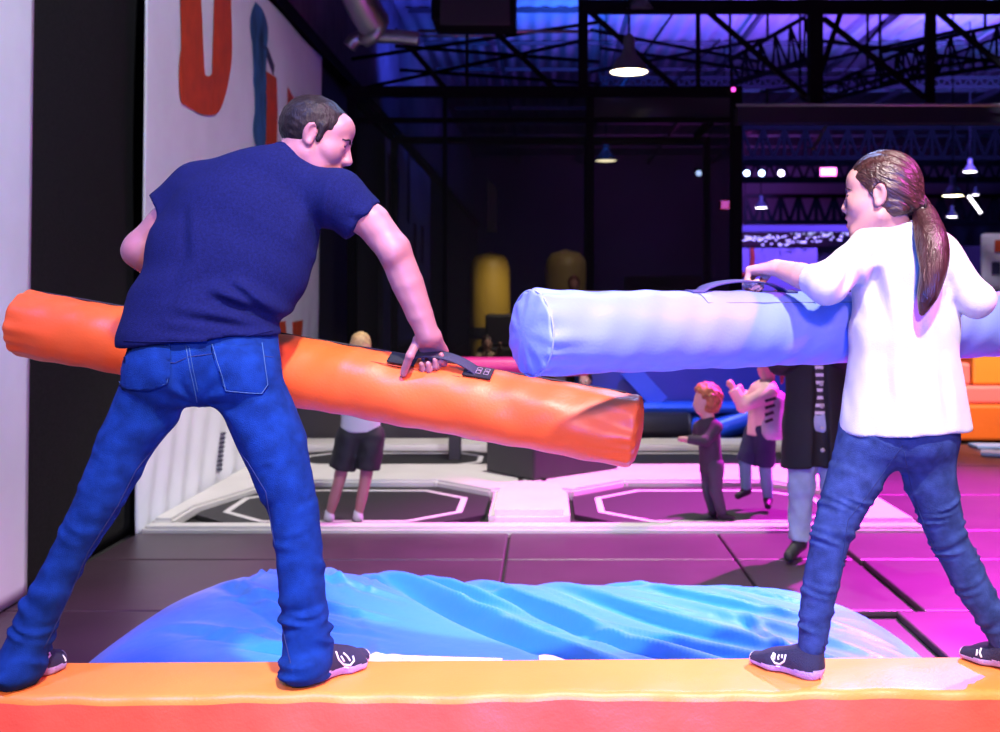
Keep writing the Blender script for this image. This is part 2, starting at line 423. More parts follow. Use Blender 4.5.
def paint(fn, span, pts, name, m, parent, lift=.022, smooth=False):
    """pts: pixels on the wall; the paint follows the cloth"""
    y0, y1, z0, z1, lean = span
    bm = bmesh.new(); vs = []
    if smooth: pts = [tuple(p) for p in catmull([V(*p) for p in pts]+[V(*pts[0])], 4)[:-1]]
    for px, py in pts:
        y = -(WX+.042)*FL/(CX-px); z = CAMZ-(py-CY)*y/FL
        vs.append(bm.verts.new((0, y, z)))
    bm.faces.new(vs); bmesh.ops.triangulate(bm, faces=bm.faces[:])
    for _ in range(3):
        es = [e for e in bm.edges if e.calc_length() > .12]
        if es: bmesh.ops.subdivide_edges(bm, edges=es, cuts=1); bmesh.ops.triangulate(bm, faces=bm.faces[:])
    for v in bm.verts:
        vv = (v.co.z-z0)/(z1-z0); uu = (v.co.y-lean*(1-vv)-y0)/(y1-y0)
        v.co.x = fn(uu, vv)[0]+lift
    me = bpy.data.meshes.new(name); bm.to_mesh(me); bm.free(); me.materials.append(m)
    o = bpy.data.objects.new(name, me); COL.objects.link(o); attach(o, parent)
    md = o.modifiers.new('s', 'SOLIDIFY'); md.thickness = .003; return o
S3 = (6.99, 12.40, -.03, 4.16, -.2)
paint(f3, S3, [(180, -60), (181, 10), (183, 35), (179, 66), (181, 101), (190, 105), (197, 112), (209, 115), (219, 112), (225, 98), (229, 80), (232, 55), (231, 12), (228, -40),
               (222, -60), (214, -50), (217, 0), (221, 28), (219, 55), (215, 70), (210, 76), (205, 75), (196, 68), (194, 48), (196, 28), (195, 0), (197, -35), (205, -52)][::-1], 'painted_letter', M_redp, B3, smooth=True)
paint(f3, S3, [(256, 2), (251, 18), (252, 38), (256, 52), (254, 80), (257, 100), (254, 130), (259, 152), (266, 140), (262, 120), (267, 95), (263, 76), (259, 62), (266, 50), (268, 28), (263, 10)], 'brush_stroke', M_bluep, B3, smooth=True)
paint(f3, S3, [(266, 71), (265, 110), (266, 150), (276, 150), (277, 110), (276, 78)], 'painted_bar', M_redp, B3)
paint(f3, S3, [(263, 45), (273, 75), (274, 66), (268, 48)], 'ink_line', M_navyp, B3)
paint(f3, S3, [(287, 87), (287, 106), (295, 101)], 'painted_corner', M_redp, B3)
paint(f3, S3, [(278, 322), (279, 352), (286, 352), (285, 321)], 'painted_bar', M_redp, B3)
paint(f3, S3, [(292, 322), (293, 352), (300, 352), (303, 320)], 'painted_bar', M_redp, B3)
for i in range(9):
    y = 433+i*4.5; sl = -i*.55
    paint(f3, S3, [(220.5+sl, y), (220+sl, y+2.3), (227+sl*.8, y+1.4), (227.5+sl*.8, y-.9)], 'comb_mark', M_navyp, B3)
# second banner far along the same wall, seen through the net
f4 = ban(17.4, 24.2, .6, 4.1, .02, 0, 0, .8)
B4 = banner_thing(f4, 60, 30, 'wall_banner', M_ban, 'far wall banner with dark and brown streaks behind the net', 'banner')
S4 = (17.4, 24.2, .6, 4.1, 0)
M_brown = mat('brown_paint', (.16, .06, .03), .7)
paint(f4, S4, [(388, 152), (387, 245), (391, 250), (392, 158)], 'streak', M_brown, B4)
paint(f4, S4, [(396, 165), (395, 250), (398, 250), (399, 170)], 'streak', M_navyp, B4)
paint(f4, S4, [(407, 150), (407, 222), (410, 224), (410, 152)], 'streak', M_navyp, B4)
paint(f4, S4, [(414, 222), (413, 262), (416, 264), (417, 226)], 'streak', M_brown, B4)
paint(f4, S4, [(421, 224), (420, 262), (423, 264), (424, 228)], 'streak', M_brown, B4)
tag(MB().box((WX+.03, 16.6, -.03), (WX+.11, 17.36, 1.95), .02).build('pale_panel', mat('grey_panel', (.34, .38, .37), .6, var=.2, vscale=3)), 'narrow pale grey wall panel behind the raised arm of the man', 'panel')

# ---- floor mats
def fmat(x0, x1, y0, y1, label, group=None, skew=0., z=0.):
    o = MB().box((x0+.006, y0+.006, -.034), (x1-.006, y1-.006, z), .010).build('floor_mat', M_mat)
    if skew: 
        for v in o.data.vertices: v.co.x += skew*(v.co.y-y0)
    return tag(o, label, 'mat', group)
fmat(-2.52, -.22, 6.1, 6.79, 'dark floor mat on the left in front of the white trampoline edge')
fmat(-.22, 1.06, 6.1, 6.79, 'dark maroon looking floor mat in the middle against the white trampoline edge')
fmat(1.06, 1.72, 6.1, 6.79, 'small magenta lit floor mat where the woman in black stands')
fmat(-2.52, -.22, 5.1, 6.1, 'dark floor mat on the left, nearer row behind the airbag')
fmat(-.22, 1.06, 5.1, 6.1, 'dark maroon floor mat in the middle just behind the airbag')
fmat(1.06, 1.72, 5.1, 6.1, 'magenta lit floor mat behind the right corner of the airbag')
fmat(-2.52, -1.60, 3.6, 5.1, 'dark floor mat at the left wall beside the airbag')
fmat(-2.52, -1.60, 1.2, 3.6, 'dark floor mat at the left wall behind the foot of the man')
fmat(1.74, 3.3, 6.1, 6.86, 'magenta lit floor mat right of the white triangular pad tip')
fmat(1.755, 3.3, 5.1, 6.1, 'magenta lit floor mat between the legs of the girl')
fmat(1.62, 3.3, 3.1, 5.1, 'magenta lit floor mat in the near right corner')
fmat(2.42, 3.9, 6.86, 8.1, 'purple floor mat right of the white triangular pad')
fmat(2.42, 4.1, 8.1, 9.5, 'purple floor mat behind the hip of the girl')
fmat(2.42, 4.3, 9.5, 10.9, 'farthest purple floor mat below the orange blocks')
fmat(3.3, 5.6, 4.4, 6.86, 'dark purple floor mat at the right edge of the photo')
fmat(4.3, 6.6, 6.86, 10.9, 'dim purple floor mat at the far right edge')

# ---- trampolines: octagon beds with a line, pads around them
def octagon(x0, x1, y0, y1, cx_, cy_): return [(x0+cx_, y0), (x1-cx_, y0), (x1, y0+cy_), (x1, y1-cy_), (x1-cx_, y1), (x0+cx_, y1), (x0, y1-cy_), (x0, y0+cy_)]
def slab(poly, z0, z1, bev=0.012):
    bm = bmesh.new(); vs = [bm.verts.new((x, y, z1)) for x, y in poly]; f = bm.faces.new(vs)
    g = bmesh.ops.extrude_face_region(bm, geom=[f]); 
    for e in g['geom']:
        if isinstance(e, bmesh.types.BMVert): e.co.z = z0
    bmesh.ops.recalc_face_normals(bm, faces=bm.faces)
    if bev: bmesh.ops.bevel(bm, geom=[e for e in bm.edges], offset=bev, segments=2, affect='EDGES')
    bm.verts.index_update(); mb = MB(); mb.add([v.co for v in bm.verts], [[v.index for v in f.verts] for f in bm.faces]); bm.free(); return mb
def ring(poly, inset, w, z0, z1):
    c = np.mean(np.array(poly), 0); P = np.array(poly)
    def off(d):
        out = []; n = len(P)
        for i in range(n):
            a, b, q = P[i-1], P[i], P[(i+1) % n]
            n1 = unit(V(-(b-a)[1], (b-a)[0], 0))[:2]; n2 = unit(V(-(q-b)[1], (q-b)[0], 0))[:2]
            m = n1+n2; out.append(b+m*d/(m@n1))
        return out
    o = off(inset); i_ = off(inset+w); n = len(P); mb = MB()
    vs = [(*p, z1) for p in o]+[(*p, z1) for p in i_]+[(*p, z0) for p in o]+[(*p, z0) for p in i_]
    F = []
    for k in range(n):
        l = (k+1) % n
        F += [[k, l, n+l, n+k], [2*n+k, 3*n+k, 3*n+l, 2*n+l], [k, 2*n+k, 2*n+l, l], [n+k, n+l, 3*n+l, 3*n+k]]
    return mb.add(vs, F)
def trampoline(poly, label):
    e = empty('trampoline', (np.mean([p[0] for p in poly]), np.mean([p[1] for p in poly]), -.03), label, 'trampoline')
    slab(poly, -.034, .0, 0).build('jump_bed', M_bed, e)
    ring(poly, .16, .045, -.003, .004).build('edge_line', M_line, e)
    return e
trampoline(octagon(-2.34, -.40, 6.95, 8.45, .42, .42), 'octagonal black trampoline on the left that the boy in shorts stands on')
trampoline(octagon(.20, 2.12, 6.95, 8.45, .42, .42), 'octagonal trampoline on the right lit magenta under the small child')
trampoline(octagon(-2.34, -.40, 9.35, 10.45, .3, .3), 'black trampoline in the second row at the left')
trampoline(octagon(.20, 2.12, 9.35, 10.45, .3, .3), 'trampoline in the second row behind the children')
def pad(poly, label, z=.05, bev=.02): return tag(slab(poly, -.034, z, bev).build('trampoline_pad', M_pad), label, 'pad')
pad([(-2.5, 6.8), (2.36, 6.8), (2.36, 6.95), (-2.5, 6.95)], 'long low white edge pad along the front of the trampolines', .035)
pad([(-.36, 6.98), (.16, 6.98), (.16, 7.9), (.04, 8.15), (-.24, 8.15), (-.36, 7.9)], 'raised pinkish white pad between the two front trampolines', .10, .04)
pad([(-2.5, 6.98), (-2.36, 6.98), (-2.36, 7.42), (-2.05, 8.5), (-1.92, 8.47), (-.84, 8.47), (-.4, 8.05), (-.19, 8.2), (-.19, 9.3), (-2.5, 9.3)], 'wide cream pad behind the left front trampoline')
pad([(-.01, 8.2), (.2, 8.05), (.62, 8.47), (1.70, 8.47), (2.14, 8.02), (2.36, 8.02), (2.36, 9.3), (-.01, 9.3)], 'wide pink pad behind the right front trampoline')
pad([(2.14, 6.98), (2.36, 6.98), (2.36, 8.0), (2.14, 8.0), (1.72, 6.98)][::-1][::-1], 'white triangular pad at the right of the magenta trampoline')
pad([(-.19, 8.2), (-.01, 8.2), (-.01, 9.3), (-.19, 9.3)], 'greenish white pad strip leading to the black block')
pad([(-2.5, 10.48), (2.36, 10.48), (2.36, 11.0), (-2.5, 11.0)], 'long white pad across the back of the trampolines')
tag(slab([(-.40, 9.31), (.18, 9.31), (.18, 10.46), (-.40, 10.46)], -.034, .04, .02).build('trampoline_pad', M_blackpad), 'dark pad strip between the second row trampolines', 'pad')
b = empty('padded_block', V(.05, 8.9, .05), 'black padded block standing on the white pads under the orange tube', 'block')
MB().box((0, 0, .052), (.92, .59, .40), .02, M=Matrix.Translation((-.084, 8.41, 0)) @ Matrix.Rotation(.726, 4, 'Z')).build('block_body', M_blackpad, b)
# riser behind the court
tag(MB().box((-2.5, 11.03, -.03), (.0, 11.3, .42), .03).build('padded_riser', M_blackpad), 'low black padded riser along the back of the trampoline court', 'riser')

# ---- net cage
M_net = net_mat('cage_net', (.005, .005, .006), .85)
M_net2 = net_mat('cage_net_light', (.006, .006, .008), .42)
c = empty('net_cage', (0, 12.7, 0), 'tall black cage of dark netting on posts behind the trampolines', 'cage')
YC = 12.7; ZT = 3.85; YB = 16.0
for px, wd in ((352, .10), (445, .05), (590, .09), (736, .13)):
    x = (px-CX)*YC/FL; MB().box((x-wd/2, YC-wd/2, -.03), (x+wd/2, YC+wd/2, ZT), .01).build('post', M_black, c)
for x in (-2.2, 2.36, .62): MB().box((x-.05, YB, -.03), (x+.05, YB+.1, ZT-.05), .01).build('post', M_black, c)
MB().box((-2.3, YC-.06, ZT-.08), (2.27, YC+.06, ZT+.04), .01).build('rail', M_black, c)
MB().box((-2.3, YC-.03, 3.47), (2.27, YC+.03, 3.53), .01).build('rail', M_black, c)
MB().box((-2.25, YB, ZT-.15), (2.40, YB+.1, ZT-.05), .01).build('rail', M_black, c)
for x in (-2.24, 2.2): MB().box((x-.04, YC, ZT-.1), (x+.04, YB, ZT), .01).build('rail', M_black, c)
def sag(x0, x1, z0, z1, y, a): return lambda u, v: (x0+(x1-x0)*u, y+a*math.sin(u*PI*3)*math.sin(v*PI), z0+(z1-z0)*v)
MB().grid(sag(-2.23, -1.155, .0, ZT-.05, YC+.02, .015), 12, 12).build('net_panel', M_net, c)
MB().grid(sag(-1.155, .52, .0, ZT-.05, YC+.02, .015), 12, 12).build('net_panel', M_net, c)
MB().grid(sag(.52, 2.2, .0, 3.50, YC+.02, .015), 12, 12).build('net_panel', M_net, c)
MB().grid(sag(.52, 2.2, 3.50, ZT, YC+.02, .03), 12, 6).build('top_sheet', mat('cage_sheet', (.02, .02, .025), .28), c)
MB().grid(sag(-2.2, 2.3, .0, ZT-.1, YB+.05, .015), 12, 12).build('net_panel', M_net2, c)
MB().grid(lambda u, v: (2.2+.12*u+.01*math.sin(u*9), YC+3.3*u, v*(ZT-.1)), 12, 12).build('net_panel', M_net2, c)

# ---- inside the cage
M_yel = mat('yellow_vinyl', (.62, .40, .05), .5, bump2=.2, b2scale=4)
M_olive = mat('olive_vinyl', (.30, .22, .09), .5, bump2=.2, b2scale=4)
def column(px, top, w, d, m, label):
    c = J(px, 300, d); r = w*d/FL/2; z = CAMZ-(top-CY)*d/FL; e = empty('foam_column', (c[0], d, -.03), label, 'column')
    MB().lathe([(.001, .0), (r, .0), (r, .15), (r*1.02, z*.5), (r, z-r*.9), (r*.92, z-r*.5), (r*.7, z-r*.2), (r*.35, z-.03), (.001, z)], (c[0], d, -.03), 28).build('column_cover', m, e)
    MB().lathe([(r*1.05, 0), (r*1.07, .04), (r*1.07, .10), (r*1.05, .14)], (c[0], d, z*.45), 28).build('strap', M_blackpad, e)
column(490, 249, 40, 14.2, M_yel, 'yellow round topped foam column behind the net left of the blue tube')
column(566, 247, 42, 15, M_olive, 'dim brown foam column behind the net above the blue tube')
tag(MB().box(J(486, 346, 13.5)-V(0, .2, 0), J(516, 314, 13.5)+V(0, .2, 0), .03).build('foam_cube', M_blackpad), 'small black foam cube in front of the yellow column', 'cube')
MBs = MB().box(J(478, 402, 13.5)-V(0, .25, 0), J(540, 346.5, 13.5)+V(0, .25, 0), .03); tag(MBs.build('foam_step', M_blackpad), 'low black foam step under the foam cube behind the net', 'step')
tag(MB().grid(lambda u, v: J(487+10*u, 178+54*v+(1-u)*0+(u*10*(1-v)), 15.4)+V(0, .03*math.sin(v*6), 0), 4, 12).build('pale_sliver', M_ban, solid=.006), 'narrow pale pennant hanging inside the dark cage', 'sliver')  # narrow pale upright sliver, slightly wavy
tag(MB().box(J(625, 379, 20)-V(0, .3, 0), J(700, 276, 20)+V(0, .3, 0), .04).build('foam_barrier', mat('brick_vinyl', (.30, .10, .07), .6)), 'low reddish barrier far behind the net above the blue tube', 'barrier')

# ---- right background: obstacle pads, blue inflatable, far banners
M_mag = mat('magenta_vinyl', (.62, .02, .22), .4)
m = empty('padded_beam', J(475, 366, 9.9), 'magenta padded balance beam between the orange and blue tubes', 'beam')
MB().tube([J(420, 369, 9.9)]+[J(420+i*24, 366.5, 9.9) for i in range(8)], [.05]+[.085]*8, 16).build('beam_cover', M_mag, m)
for px in (455, 560): MB().box(J(px-6, 460, 9.9)-V(0, .06, 0), J(px+6, 373, 9.9)+V(0, .06, 0), .01).build('leg', M_blackpad, m)
M_blu = mat('blue_vinyl', (.02, .10, .52), .35, bump2=.2, b2scale=4)
M_lblu = mat('pale_blue_vinyl', (.25, .42, .75), .4, bump2=.2, b2scale=4)
i_ = empty('inflatable_obstacle', J(690, 440, 11.9), 'dark blue inflatable obstacle behind the children under the blue tube', 'inflatable')
MB().box(J(575, 440, 12.25)-V(0, .2, 0), J(850, 352, 12.25)+V(0, .2, 0), .12).build('back_panel', mat('deep_blue_vinyl', (.012, .04, .26), .4), i_)
MB().box(J(560, 412, 11.85)-V(0, .15, 0), J(742, 402, 11.85)+V(0, .15, 0), .05).build('base_tube', M_blu, i_)
MB().bar(J(628, 368, 11.9), J(660, 403, 11.9), .16, .2).build('brace', M_blu, i_)
MB().tube([J(692, 424, 11.85), J(715, 430, 11.8), J(745, 420, 11.8), J(772, 398, 11.8)], .13, 18).build('side_bolster', M_blu, i_)
q = empty('foam_roller', J(640, 442, 11.25), 'thick black foam roller lying on the floor behind the small child', 'roller')
MB().tube([J(560, 427, 11.25), J(687, 427, 11.25)], .155, 24).build('roller_cover', M_blackpad, q)
MB().tube([J(687, 427, 11.25), J(690, 427, 11.25)], .14, 24).build('end_cap', M_blackpad, q)
M_oy = mat('amber_vinyl', (.80, .30, .03), .45); M_pinkv = mat('salmon_vinyl', (.80, .22, .20), .45)
o_ = empty('padded_steps', J(990, 440, 11.2), 'stack of orange and pink padded steps at the right edge behind the girl', 'steps')
MB().box(J(955, 441, 11.2), J(1120, 405, 11.2)+V(0, 1.2, 0), .03).build('bottom_step', M_orange, o_)
MB().box(J(952, 404, 11.25), J(1120, 386, 11.25)+V(0, 1.2, 0), .03).build('middle_pad', M_pinkv, o_)
MB().box(J(973, 385, 11.3), J(1120, 352, 11.3)+V(0, 1.2, 0), .03).build('top_step', M_oy, o_)
MB().box(J(952, 385, 11.32), J(971, 363, 11.32)+V(0, 1.1, 0), .03).build('side_pad', M_pinkv, o_)
tag(slab([(4.0, 10.1), (5.6, 9.1), (5.75, 9.3), (4.1, 10.35)], -.0, .03, .008).build('edge_strip', M_lblu), 'pale blue edge strip slanting across the purple mats at the right', 'strip')
tag(slab([(4.15, 10.55), (6.4, 10.3), (6.4, 10.55), (4.15, 10.8)], -.0, .03, .008).build('edge_strip', M_lblu), 'pale blue edge strip at the foot of the orange steps', 'strip')
def far_banner(x0, y0, x1, y1, d, label, red):
    e = empty('far_banner', J((x0+x1)/2, y1, d), label, 'banner')
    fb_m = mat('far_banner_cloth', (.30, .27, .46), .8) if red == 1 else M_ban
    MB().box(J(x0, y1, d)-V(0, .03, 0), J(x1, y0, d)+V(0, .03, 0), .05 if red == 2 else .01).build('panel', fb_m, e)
    if red == 1:
        mb = MB(); P = [J(x0+10, y0, d-.06), J(x0+10.5, y0+12, d-.06), J(x0+9, y0+21, d-.06), J(x0+4, y0+26, d-.06), J(x0, y0+27, d-.06)]
        mb.tube(catmull(P, 5), .055, 8).build('painted_letter', M_redp, e)
        for a in (774, 789): MB().box(J(a, y1, d-.07), J(a+5.5, y1-10, d-.05), .01).build('painted_bar', M_redp, e)
        MB().box(J(774, y1-0, d-.07), J(795, y1-3, d-.05), .01).build('painted_bar', M_redp, e)
    if red == 2:
        for (a, b_, c_, e_) in ((995, 240, 1004, 252), (992, 262, 1000, 274), (1002, 256, 1009, 272)):
            MB().box(J(a, e_, d-.07), J(c_, b_, d-.05), .01).build('painted_mark', M_redp if e_ < 273 else M_navyp, e)
    return e
far_banner(742, 248, 817, 300, 24.55, 'small far banner with red letter strokes above the hand of the girl', 1)
far_banner(981, 233, 1060, 290, 15, 'white banner with red marks at the right edge behind the elbow of the girl', 2)
tag(MB().box(J(735, 232, 24), J(870, 225, 24)+V(0, .2, 0), .02).build('mezzanine_rail', mat('mezz', (.10, .10, .2), .5)), 'pale rail of the far mezzanine behind the head of the girl', 'rail')
tag(MB().box(J(735, 363, 25), J(1150, 246, 25)+V(0, .3, 0), .02).build('mezzanine_wall', mat('mezz_dark', (.006, .006, .012), .7)), 'dark far mezzanine wall behind the girl', 'wall')
# ================================================================== BEAM, AIRBAG, TUBES
def beam_top(x): return .480+.0065*x
bm_ = empty('balance_beam', (-.2, 2.83, -.034), 'long orange vinyl padded beam across the bottom of the photo that both players stand on', 'beam')
mb = MB(); nx = 260; sec = []
y0, y1, rr = 2.70, 2.966, .022
for (cy, cz, a0) in ((y0+rr, -.03+rr, 180), (y1-rr, -.03+rr, 270), (y1-rr, -rr, 0), (y0+rr, -rr, 90)):
    for k in range(5): a = math.radians(a0+k*22.5); sec.append((cy+rr*math.cos(a), cz+rr*math.sin(a), cz < -rr*.5 and cz > -.005-rr))
def bp(i, k):
    x = -2.3+4.6*i/nx; y, z, _ = sec[k]
    top = k >= 10
    zz = z+(beam_top(x) if top else 0)
    w = .0035*math.sin(x*17+2.1*math.sin(x*5))*math.sin(x*3.1)+.002*math.sin(x*41)
    if top and y < 2.8: zz += .003*math.sin(x*9+1)+.0015*math.sin(x*31)
    if y < 2.75: y += w*(1 if z < 0 else 1)
    return (x, y, zz)
# subdivide the front face so that it can ripple
n = len(sec); vs = [bp(i, k) for i in range(nx+1) for k in range(n)]
mb.add(vs, [[i*n+k, i*n+(k+1) % n, (i+1)*n+(k+1) % n, (i+1)*n+k] for i in range(nx) for k in range(n-1)], 0, True)
def front(u, v):
    x = -2.3+4.6*u; z = -.03+rr+(beam_top(x)-2*rr+.03)*v
    z += v**3*(.003*math.sin(x*9+1)+.0015*math.sin(x*31))
    y = y0+(.0035*math.sin(x*17+2.1*math.sin(x*5))*math.sin(x*3.1)+.002*math.sin(x*41))
    b = math.sin(PI*v)
    y -= b*(.006*math.sin(x*11-v*3+2*math.sin(x*2.3))+.004*math.sin(x*23+v*5))
    return (x, y, z)
M_beamtop = mat('beam_vinyl', (.86, .25, .05), .42, spec=.45, bump=.08, bscale=140, bump2=.12, b2scale=5, var=.04, vscale=3)
mb.add([vs[i*n] for i in range(nx+1)], [], 0)
mb.build('beam_cover', M_beamtop, bm_)
fr = MB().grid(front, 260, 14).build('front_panel', M_pinklit, bm_); fr['label'] = 'front face with pink light painted into its orange'

# ---- airbag
M_air = mat('airbag_nylon', (.022, .21, .70), .30, spec=.55, bump=.10, bscale=260, bump2=.18, b2scale=5, sheen=.1)
air = empty('landing_airbag', (-.1, 3.9, -.034), 'pale blue wrinkled airbag lying behind the orange beam', 'airbag')
rnd = random.Random(11); folds = []
for p0, p1, a, w in (((-.78, 4.72), (.22, 3.62), .040, .045), ((-.30, 4.66), (.62, 3.50), .030, .04), ((.0, 4.7), (.95, 3.6), .022, .04), ((-.62, 4.75), (-.1, 4.25), .022, .03),
                     ((-1.0, 4.75), (-.75, 4.2), .016, .025), ((-.85, 4.78), (-.55, 4.35), .016, .02), ((.3, 4.7), (1.15, 3.95), .016, .035), ((-1.25, 4.3), (-.8, 3.75), .014, .03),
                     ((-1.15, 4.1), (-.6, 4.0), .012, .025), ((-1.3, 3.9), (-.7, 3.6), .012, .03), ((.1, 4.2), (.9, 3.45), .018, .035), ((.5, 4.4), (1.2, 3.6), .012, .04)):
    folds.append((V(*p0), V(*p1), a*1.35, w*.75))
for _ in range(46):
    c = V(rnd.uniform(-1.3, 1.1), rnd.uniform(3.35, 4.7)); a = math.radians(rnd.gauss(-48, 16 if c[0] > -.6 else 35)); l = rnd.uniform(.10, .32)
    folds.append((c-V(math.cos(a), math.sin(a))*l, c+V(math.cos(a), math.sin(a))*l, rnd.uniform(.004, .014), rnd.uniform(.010, .022)))
def air_z(x, y):
    z = 0
    for p0, p1, a, w in folds:
        d = p1-p0; L2 = d@d; q = V(x, y)-p0; t = (q@d)/L2; L_ = math.sqrt(L2)
        if t < -.15 or t > 1.15: continue
        s = (q[0]*d[1]-q[1]*d[0])/L_
        win = max(0, math.sin(PI*min(1, max(0, (t+.15)/1.3))))
        z += a*win*((math.exp(-(s/w)**2)-.8*math.exp(-((s-w*1.9)/(w*1.2))**2)))
    z += .075*math.exp(-(((x+1.02)/.42)**2+((y-4.28)/.35)**2))+.02*math.sin(x*2.2+1)*math.sin(y*2.6)
    z -= .035*math.exp(-(((x-.2)/.8)**2+((y-3.9)/.6)**2))
    return z
def air_pt(a, b):
    r = max(abs(a), abs(b))
    if r < 1e-6: x = y = 0.
    else:
        th = math.atan2(b, a); c, s_ = math.cos(th), math.sin(th); p = 5.0
        R = (abs(c)**p+abs(s_)**p)**(-1/p); x = r*R*c; y = r*R*s_
    X = -.13+1.58*x; Y_ = 3.91+.93*y
    if y > 0: X = -.13+(X+.13)*(1-.13*y*y)
    env = max(0, 1-r**7)**.5
    z = -.03+env*(.315+air_z(X, Y_)*min(1, (1-r)*7))
    return (X, Y_, z)
def sq(t): t = 2*t-1; return math.copysign(abs(t)**.8, t) if False else math.sin(t*PI/2)*.35+t*.65
MB().grid(lambda u, v: air_pt(sq(u), sq(v)), 230, 190).build('bag_cover', M_air, air)
M_print = mat('white_print', (.75, .77, .80), .5)
def air_surf(x, y):   # on top of the bag
    return (x, y, -.03+.315+air_z(x, y)*.95+.0)
acc = bvh_of(air.children[0])
def on_air(x, y):
    h = acc.ray_cast(Vector((x, y, 2)), Vector((0, 0, -1))); return (x, y, h[0].z+.003)
MB().grid(lambda u, v: on_air(-.66+.52*u, 3.22+.40*v), 30, 14).build('printed_bar', M_print, air)
MB().grid(lambda u, v: on_air(-.02+.0*u+(.20-.16*v)*math.cos(u*PI/2)*1.0, 3.30+(.40-.14*v)*math.sin(u*PI/2)), 20, 8).build('printed_arc', M_print, air)

# ---- battle tubes
def tube_frame(A, B):
    A = np.array(A); B = np.array(B); a = unit(B-A); n = unit(V(0, 0, 1)-a*a[2]); m = np.cross(a, n)
    if m[1] > 0: m = -m                                  # m looks to the camera
    return A, B, a, n, m
def tube_pt(fr, r, s, phi):
    """s metres along the axis, phi 0 on top, +90 degrees towards the camera"""
    A, B, a, n, m = fr; return A+a*s+r*(n*math.cos(phi)+m*math.sin(phi))
def battle_tube(name, A, B, r, m_, label, dents=(), wr=.004):
    fr = tube_frame(A, B); L = np.linalg.norm(fr[1]-fr[0]); e = empty(name, fr[0]+fr[2]*L/2, label, 'tube')
    ns, nf = 150, 72
    prof = []
    for k in range(9): prof.append((r*(k/8)*.93, -.016*(1-(k/8)**2)+.004))      # left cap, slightly domed
    for k in range(1, 6): a = k/5*PI/2; prof.append((r*.93+r*.07*math.sin(a), .004+.016*(1-math.cos(a))))
    for k in range(1, ns): prof.append((r, .02+(L-.04)*k/ns))
    for q in reversed(prof[:14]): prof.append((q[0], L-q[1]))
    def pt(i, k):
        rad, s = prof[i]; phi = 2*PI*k/nf; d = 0
        e0 = min(abs(s-.02), abs(L-.02-s))
        if rad > r*.9:
            d += wr*math.exp(-e0/.05)*(math.sin(phi*13+1.5*math.sin(phi*3))+.6*math.sin(phi*7+2))*.8
            d += .0016*math.sin(s*23+2*math.sin(phi*2))+.0012*math.sin(s*61+phi*3)
            for (s0, p0, ws, wp, amp) in dents:
                dp = (phi-p0+PI) % (2*PI)-PI; d += amp*math.exp(-((s-s0)/ws)**2-(dp/wp)**2)
        else: d = .003*math.sin(phi*5+rad*60)*rad/r; s += .004*math.sin(phi*9+3)*(rad/r)**3
        return tube_pt(fr, rad+d, s, phi)
    mb = MB(); N_ = len(prof)
    mb.add([pt(i, k) for i in range(N_) for k in range(nf)], [[i*nf+k, i*nf+(k+1) % nf, (i+1)*nf+(k+1) % nf, (i+1)*nf+k] for i in range(N_-1) for k in range(nf)], 0, True)
    mb.build('tube_cover', m_, e)
    return e, fr, L
def seam(fr, r, path, name, m_, parent, w=.0016):
    pts = [tube_pt(fr, r+.0006, s, p) for s, p in dense(path, 10)]
    return MB().tube(pts, w, 6).build(name, m_, parent)
def ribbon(fr, r, s0, s1, phi, wid, hfn, name, m_, parent, th=.004, n=30):
    mb = MB()
    def f(u, v):
        s = s0+(s1-s0)*u; p = phi+(v-.5)*wid/r; h = hfn(u)
        c = tube_pt(fr, r+h, s, phi); side = unit(tube_pt(fr, r, s, phi+.5)-tube_pt(fr, r, s, phi-.5))
        flat = c+side*(v-.5)*wid; cur = tube_pt(fr, r+h, s, p); k = min(1, h/.02)
        return flat*k+cur*(1-k)
    mb.grid(f, n, 4); return mb.build(name, m_, parent, solid=th)
R_T = .099
M_tube = mat('tube_vinyl', (.80, .125, .025), .42, spec=.4, bump=.08, bscale=140, bump2=.09, b2scale=5, var=.04, vscale=3)
TO, FO, LO = battle_tube('battle_tube', J(22, 323, 3.30), J(638, 432, 2.98), R_T, M_tube, 'orange padded battle tube held slantwise by the man', 
    dents=((1.80, 1.2, .12, .35, -.012), (1.66, .75, .10, .3, -.006), (1.86, 2.0, .05, .6, -.008), (1.20, .8, .05, .5, -.007), (.75, 1.0, .04, .8, -.004)), wr=.004)
def s_at(fr, px):
    A, B, a, n, m = fr; k = (px-CX)/FL      # x = k*y along the axis
    return (k*A[1]-A[0])/(a[0]-k*a[1])
MB().tube([tube_pt(FO, R_T+.001, s, -.12) for s in np.linspace(.03, LO-.05, 60)], .0035, 6).build('zip_line', M_seam, TO)
so0, so1 = s_at(FO, 391), s_at(FO, 490)
strap_h = lambda u: .003+.036*max(0, math.sin(PI*min(1, max(0, (u-.14)/.72))))**.7
ribbon(FO, R_T, so0, so1, .50, .036, strap_h, 'handle_strap', M_webb, TO)
M_vel = mat('velcro', (.012, .012, .016), .8, bump=.6, bscale=400)
for a, b in ((so0-.002, so0+.075), (so1-.075, so1+.004)):
    ribbon(FO, R_T, a, b, .50, .046, lambda u: .006, 'handle_patch', M_vel, TO, th=.004, n=8)
M_thr = mat('label_thread', (.30, .22, .25), .7)
for s_ in (so1-.062, so1-.040, so1-.018):     # stitched box marks on the patch
    for dp in (-.12, .02):
        c = [tube_pt(FO, R_T+.0125, s_+q*.016, .50+dp+w_*.10) for q, w_ in ((0, 0), (.8, 0), (.8, 1), (0, 1), (0, 0))]
        MB().tube(c, .0011, 5).build('stitching', M_thr, TO)
sl = s_at(FO, 190); ribbon(FO, R_T, sl-.13, sl+.13, -.1, .036, strap_h, 'handle_strap', M_webb, TO)
